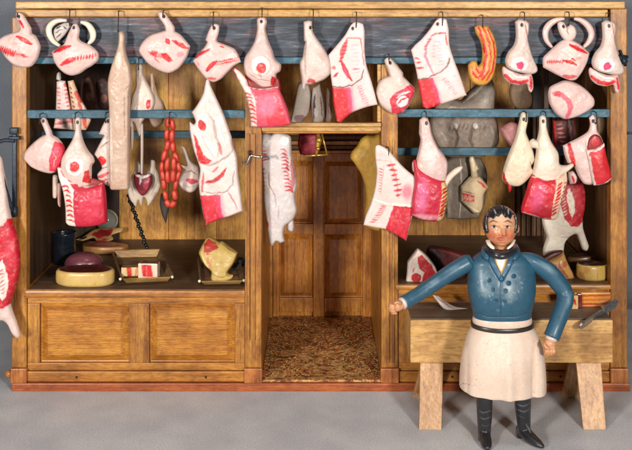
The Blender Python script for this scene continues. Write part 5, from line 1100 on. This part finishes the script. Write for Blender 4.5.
# hair: a cap over the crown, parted, with side locks
cx, cy, cz = Q(500.6, 226.8, 0)
v, f = ell_vf((cx, cy + .9, cz + 1.4), (15.6, 15.8, 17.2), 260, 190)
V = np.array(v); rel = V - np.array((cx, cy, cz)); keep = np.ones(len(V), bool)
xn = rel[:, 0] / 15.6
hl = 11.6 + 1.5 * np.cos(xn * 7 + .6) + .8 * np.cos(xn * 19 + 1) - 3.4 * np.clip(np.abs(xn) - .62, 0, 1) * 6                    # hairline height in front
hl = np.where(np.abs(xn) > .86, -3.0, hl)
front = rel[:, 1] < 3
low = np.where(front, hl, -9 + 0 * hl)
# locks as fine ridges
ang = np.arctan2(rel[:, 0], rel[:, 2] + 4); rid = .16 * np.sin(ang * 44 + 3 * fnoise(V[:, 0] * .3, V[:, 1] * .3, 5)) * (rel[:, 2] > low)
nrm = rel / np.linalg.norm(rel, axis=1)[:, None]; V = V + nrm * rid[:, None]
ok = rel[:, 2] > low
F2 = [q for q in f if sum(ok[i] for i in q) >= len(q) - 0]
used = sorted(set(i for q in F2 for i in q)); mp_ = {i: j for j, i in enumerate(used)}
Vo = V[used]; nn = nrm[used]; n0 = len(used); F3 = [tuple(mp_[i] for i in q) for q in F2]
cnt = set((q[i], q[(i+1) % len(q)]) for q in F3 for i in range(len(q))); rim = [(a, b) for a, b in cnt if (b, a) not in cnt]
Vi = Vo - nn * 2.6
V = np.concatenate([Vo, Vi]); Fh = F3 + [tuple(i + n0 for i in reversed(q)) for q in F3] + [(b, a, a + n0, b + n0) for a, b in rim]
painted('hair', V, Fh, (30, 28, 30), [L([(494,209),(496,214)],1.6,(200,190,186),a=.5), L([(508,208),(508.6,214)],1.2,(200,190,186),a=.55), L([(488,213),(486,219)],1.2,(120,112,110),a=.5)], man, M['gloss'], wob=.3)  # grey strokes are highlights painted into the hair
for s in (-1, 1):
    pts = [Q(500.6 + s*14.6, 216, -4), Q(500.6 + s*15.4, 222, -5.5), Q(500.6 + s*14.6, 229, -7.5), Q(500.6 + s*13.4, 233.4, -9)]
    v, f = tube_vf(resample(pts, 12), [(1.8, 3.6)] * 7 + [(1.7, 3.2)] * 3 + [(1.2, 2.2), (.5, .8)], 12); painted('side_lock', v, f, (30, 28, 30), [], man, M['gloss'])
# --- jacket
jr = [(500.8,248,3,9,8.5),(500.8,250.6,3,14,10),(501,254.4,3,21.5,11.8),(501.4,260,2,27.6,13.2),(501.5,267,2,30,14.2),(501.6,276,1,30.4,15),(501.6,290,0,30.6,17),(502,302,0,28.6,16.6),(502,311,0,26.6,15.4),(502.2,316.6,0,26.0,14.6),(502.2,318,0,24.6,13.4)]
v, f = loft_vf([(*Q(a, b, c), r1 * .98, r2, 2.25) for a, b, c, r1, r2 in jr], 220, 360)
lap = [G([(489.6,250),(512,250),(507,262),(501.2,277.6),(495.6,263)],(196,148,70)), G([(492.4,250),(509,250),(505,261),(501.2,271.6),(497,262)],(238,228,216)), L([(501,258),(501.1,271)],.7,(190,176,160),a=.7,h=-.4),
       L([(488.4,251),(494,266),(501,279)],5.4,(36,82,108),h=1.3,taper=.3), L([(513.2,251),(508,266),(501.6,279)],5.4,(36,82,108),h=1.3,taper=.3), L([(485.6,253),(489.6,264),(494,272),(500,281)],.8,DB,h=-.9,taper=.2), L([(516.2,253),(512.6,264),(508,272),(502.6,281)],.8,DB,h=-.9,taper=.2),
       L([(501.4,279),(500.8,290),(501,316)],.8,DB,h=-.8,taper=.2), L([(499,281),(498,287)],1.4,(150,176,186),a=.45), *[E(a, b, 1.5, 1.5, (30,54,68), h=1.4) for a, b in ((489.4,280),(493,289.4),(496,299.6),(513.6,276),(508.6,283),(505.6,291),(505,300))],
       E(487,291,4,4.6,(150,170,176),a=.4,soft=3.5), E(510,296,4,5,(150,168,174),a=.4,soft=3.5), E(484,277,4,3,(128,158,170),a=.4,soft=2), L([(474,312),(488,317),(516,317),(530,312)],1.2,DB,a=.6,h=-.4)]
rw = random.Random(4)
for _ in range(60):
    a, b = rw.choice([(487,291),(510,295),(486,290),(511,297),(484,276),(520,282),(500,306)]); a += rw.gauss(0, 3.6); b += rw.gauss(0, 4.2); q = rw.uniform(-2, 2)
    lap.append(L([(a, b), (a + q, b + rw.uniform(.6, 2.6))], rw.uniform(.4, 1.3), (140, 160, 164), a=rw.uniform(.25, .6), soft=.5))
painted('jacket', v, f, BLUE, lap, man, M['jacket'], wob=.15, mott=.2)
def sleeve(path, radii, marks):
    n = 60; v, f = tube_vf(resample([Vector(Q(*p)) for p in path], n), resamp1(radii, n), 36)
    o = painted('sleeve', v, f, BLUE, marks, man, M['jacket'], mott=.16); return o
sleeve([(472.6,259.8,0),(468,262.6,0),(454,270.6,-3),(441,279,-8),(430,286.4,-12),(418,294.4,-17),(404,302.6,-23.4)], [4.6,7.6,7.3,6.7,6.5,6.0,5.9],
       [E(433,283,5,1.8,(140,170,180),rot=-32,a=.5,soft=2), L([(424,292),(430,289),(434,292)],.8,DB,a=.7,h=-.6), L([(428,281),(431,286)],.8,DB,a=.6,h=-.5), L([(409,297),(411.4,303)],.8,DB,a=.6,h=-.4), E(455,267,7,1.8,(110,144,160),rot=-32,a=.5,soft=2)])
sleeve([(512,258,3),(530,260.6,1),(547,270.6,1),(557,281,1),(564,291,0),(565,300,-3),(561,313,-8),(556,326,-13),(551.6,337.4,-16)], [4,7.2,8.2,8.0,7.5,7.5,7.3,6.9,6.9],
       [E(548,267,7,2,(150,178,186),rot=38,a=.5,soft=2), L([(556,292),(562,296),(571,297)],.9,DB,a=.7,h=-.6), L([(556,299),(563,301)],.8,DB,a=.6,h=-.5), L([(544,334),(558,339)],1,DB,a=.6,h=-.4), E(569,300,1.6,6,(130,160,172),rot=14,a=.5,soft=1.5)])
# cream cuffs of the shirt
for a, b in (((404.4,302.2,-23.2),(401.4,304,-24.6)), ((551.8,336.8,-16),(550.8,340,-16.4))):
    v, f = tube_vf([Q(*a), Q(*b)], [5.2, 5.0], 28); painted('cuff', v, f, (214,196,190), [], man, M['gloss'])
# coat collar, shirt collar and black cravat
cp = [Q(488.4,246,6), Q(489,249.6,-5), Q(494.6,253.6,-12), Q(501,255.6,-14.4), Q(507.4,253.6,-12), Q(512.8,249.6,-5), Q(513.4,246,6)]
v, f = tube_vf(resample(cp, 40), [(3.0, 4.0)] * 40, 16, n=2.4); painted('cravat', v, f, (34, 34, 40), [], man, M['gloss'])
v, f = loft_vf([(*Q(500.8,258,3),10.5,10.5),(*Q(500.8,253,2),11,11.2),(*Q(500.8,247.6,3),10.6,10.4),(*Q(500.8,247,3),9.4,9.4)], 20, 40); painted('cravat', v, f, (34, 34, 40), [], man, M['gloss'])
for s in (-1, 1):
    v, f = tube_vf(resample([Q(500.8+s*13,240.6,-2), Q(500.8+s*11.2,244.6,-8), Q(500.8+s*6.4,249,-12.2)], 12), [(1.2, 2.0)] * 9 + [(1.1, 1.7), (.9, 1.2), (.4, .5)], 12); painted('shirt_collar', v, f, (236,226,212), [], man, M['gloss'])
    v, f = tube_vf(resample([Q(500.8+s*8,243,11), Q(500.8+s*14,247,3), Q(500.8+s*15,254,-5), Q(500.8+s*13,260,-10)], 20), [(2.2, 4.4)] * 14 + [(2.2, 4.0), (2.1, 3.4), (2, 2.8), (1.8, 2.2), (1.4, 1.6), (.8, .8)], 14); painted('coat_collar', v, f, BLUE, [], man, M['jacket'])
# --- apron with waistband and belt
ar = [(502.2,316.4,0,26.0,14.6),(502.2,320,0,26.6,15.4),(502.2,325,0,26.8,15.4),(502.6,332,0,30.4,17.4),(503,344,0,34.4,19.6),(502.8,358,0,37,21.4),(502.6,374,0,38.4,22.6),(502.6,388,0,38.6,23),(502.6,390.6,0,38.0,22.6)]
v, f = loft_vf([(*Q(a, b, c), r1 * .985, r2, 2.2) for a, b, c, r1, r2 in ar], 120, 240)
V = np.array(v); xx, yy = px_of(V); t_ = np.clip((yy - 330) / 50, 0, 1)
angl = np.arctan2(V[:, 0] - Q(502.6,350,0)[0], -(V[:, 1] - DM))
fold = t_ * (1.5 * np.sin(angl * 5 + .8) + .7 * np.sin(angl * 11 + 1)) + t_ * (-1.6 * np.exp(-((xx - 534) / 2.2) ** 2) - 1.2 * np.exp(-((xx - 467) / 2) ** 2))
V[:, 1] -= fold * (V[:, 1] < DM); V[:, 2] += np.where(yy > 386, 3.2 * np.clip((492 - xx) / 34, 0, 1), 0)
painted('apron', V, f, APR, [L([(534,340),(534.6,392)],2.4,(196,160,134),a=.5,taper=.3), L([(466,350),(463.6,390)],1.6,(200,170,150),a=.45), L([(470,334),(466,350)],1.4,(206,178,156),a=.5), E(500,352,16,20,(236,218,202),a=.4,soft=8), L([(480,340),(474,388)],2,(200,170,150),a=.35,soft=1.5), L([(516,336),(520,388)],2,(204,174,152),a=.35,soft=1.5), E(478,380,7,4,(196,164,138),a=.3,soft=3), E(524,372,5,7,(198,168,142),a=.3,soft=3)], man, M['matte'], mott=.07)  # darker lines along the folds are painted shading; the brown blots are stains
v, f = loft_vf([(*Q(502.2,321.4,0),26.4,15.2,2.2),(*Q(502.2,322,0),27.6,16.4,2.2),(*Q(502.2,325.4,0),27.8,16.6,2.2),(*Q(502.2,326,0),26.6,15.4,2.2)], 16, 90); 
V = np.array(v); V[:, 2] -= 1.6 * np.cos((V[:, 0] - Q(502,0,0)[0]) / 20) * (V[:, 1] < DM)
painted('belt', V, f, (44, 34, 28), [E(501,325,1.6,1.4,(150,110,60),a=.7)], man, M['gloss'])
# --- boots: breeches legs and boots, black and glossy
BK = (34, 34, 38)
def boot(shaft, foot, heel, sole):
    it = [tube_vf(resample([Vector(Q(*p[:3])) for p in shaft], 30), resamp1([p[3] for p in shaft], 30), 28)]
    n = 18; fp = resample([Vector(p) for p in foot[0]], n); it.append(tube_vf(fp, [tuple(a) for a in zip(resamp1(foot[1], n), resamp1(foot[2], n))], 24, up=(0, 0, 1), n=2.3))
    it.append(heel); V, F = union_vf(it, .7)
    V[:, 2] = np.maximum(V[:, 2], .2)
    return V, F
fx, fy, _ = Q(484.4, 441, 0)
V, F = boot([(484,388,0,7.2),(484.4,400,0,7.2),(484.6,412,1,6.9),(484.4,424,2,6.2),(484.4,436,2,5.6),(484.4,441,2,5.4)],
            ([(fx, DM+7, 5.4), (fx, DM, 5.2), (fx-.2, DM-8, 4.0), (fx-.6, DM-16, 3.0), (fx-.8, DM-21, 2.4)], [4.6,5.2,5.4,4.4,1.6], [5.0,5.2,3.8,2.8,1.4]), box_vf(fx-4.2, fx+4.2, DM+2, DM+10, 0, 5, .8), None)
creases = [L([(478,411),(484,412.6),(491,410.6)],.8,(120,120,124),a=.5,h=-.7), L([(478,417),(485,419),(491,416.4)],.8,(110,110,114),a=.5,h=-.7), L([(479,424),(486,426),(490,424)],.7,(90,90,94),a=.4,h=-.5)]
painted('boot', V, F, BK, creases, man, M['gloss'])
sx, sy, _ = Q(524, 438, 0)
V, F = boot([(522,388,0,7.4),(522.6,400,0,7.4),(523,410,1,6.9),(523.6,420,2,6.2),(524,428,3,5.8),(524.4,433,3,5.6)],
            ([(sx-1, DM+9, 9.0), (sx+1, DM+2, 7.4), (sx+5, DM-5, 5.0), (sx+10, DM-12, 3.2), (sx+13.4, DM-17, 2.4)], [4.4,5.2,5.4,4.2,1.4], [5.6,5.6,4.2,2.9,1.3]), box_vf(sx-5.2, sx+2.2, DM+4, DM+12, 0, 9, .8), None)
painted('boot', V, F, BK, [L([(516,404),(523,406),(530,404)],.8,(120,120,124),a=.5,h=-.7), L([(516,409),(524,411.6),(530.6,409)],.8,(110,110,114),a=.5,h=-.7), L([(517,415),(524,418)],.7,(100,100,104),a=.4,h=-.5), L([(526,424),(531,433)],1.6,(150,150,154),a=.4)], man, M['gloss'])
# ================================================================== light, camera, world
w = bpy.data.worlds.new('World'); SC.world = w; w.use_nodes = True
bg = w.node_tree.nodes['Background']; bg.inputs[0].default_value = (.85, .93, 1.0, 1); bg.inputs[1].default_value = .05
def lamp(name, loc, target, power, size, color):
    l = bpy.data.lights.new(name, 'AREA'); l.shape = 'SQUARE'; l.size = size; l.energy = power; l.color = color
    o = bpy.data.objects.new(name, l); COL.objects.link(o); o.location = [v * MM for v in loc]
    o.rotation_euler = (Vector(target) - Vector(loc)).to_track_quat('-Z', 'Y').to_euler(); return o
lamp('studio_or_fill_lamp', (-600, -1200, 420), (0, 0, 190), 12.3, .13, (1, .96, .90))
lamp('studio_or_fill_lamp', (460, -1260, 470), (0, 0, 190), 12.6, .13, (1, .96, .90))
lamp('studio_or_fill_lamp', (-80, -620, 1500), (0, -60, 100), 4.5, .3, (1, .97, .93))  # added overhead fill that brightens the ground, not a lamp of the studio
cam = bpy.data.cameras.new('camera'); co = bpy.data.objects.new('camera', cam); COL.objects.link(co)
cam.sensor_width = 36; cam.lens = 36 * D / 632.0; cam.shift_y = -225.0 / 632.0; cam.clip_start = .05; cam.clip_end = 20
co.location = (0, -D * MM, EYE * MM); co.rotation_euler = (math.radians(90), 0, 0)
SC.camera = co
SC.render.resolution_x = 1024; SC.render.resolution_y = 729
SC.view_settings.view_transform = 'Standard'; SC.view_settings.look = 'None'; SC.view_settings.exposure = 0; SC.view_settings.gamma = 1
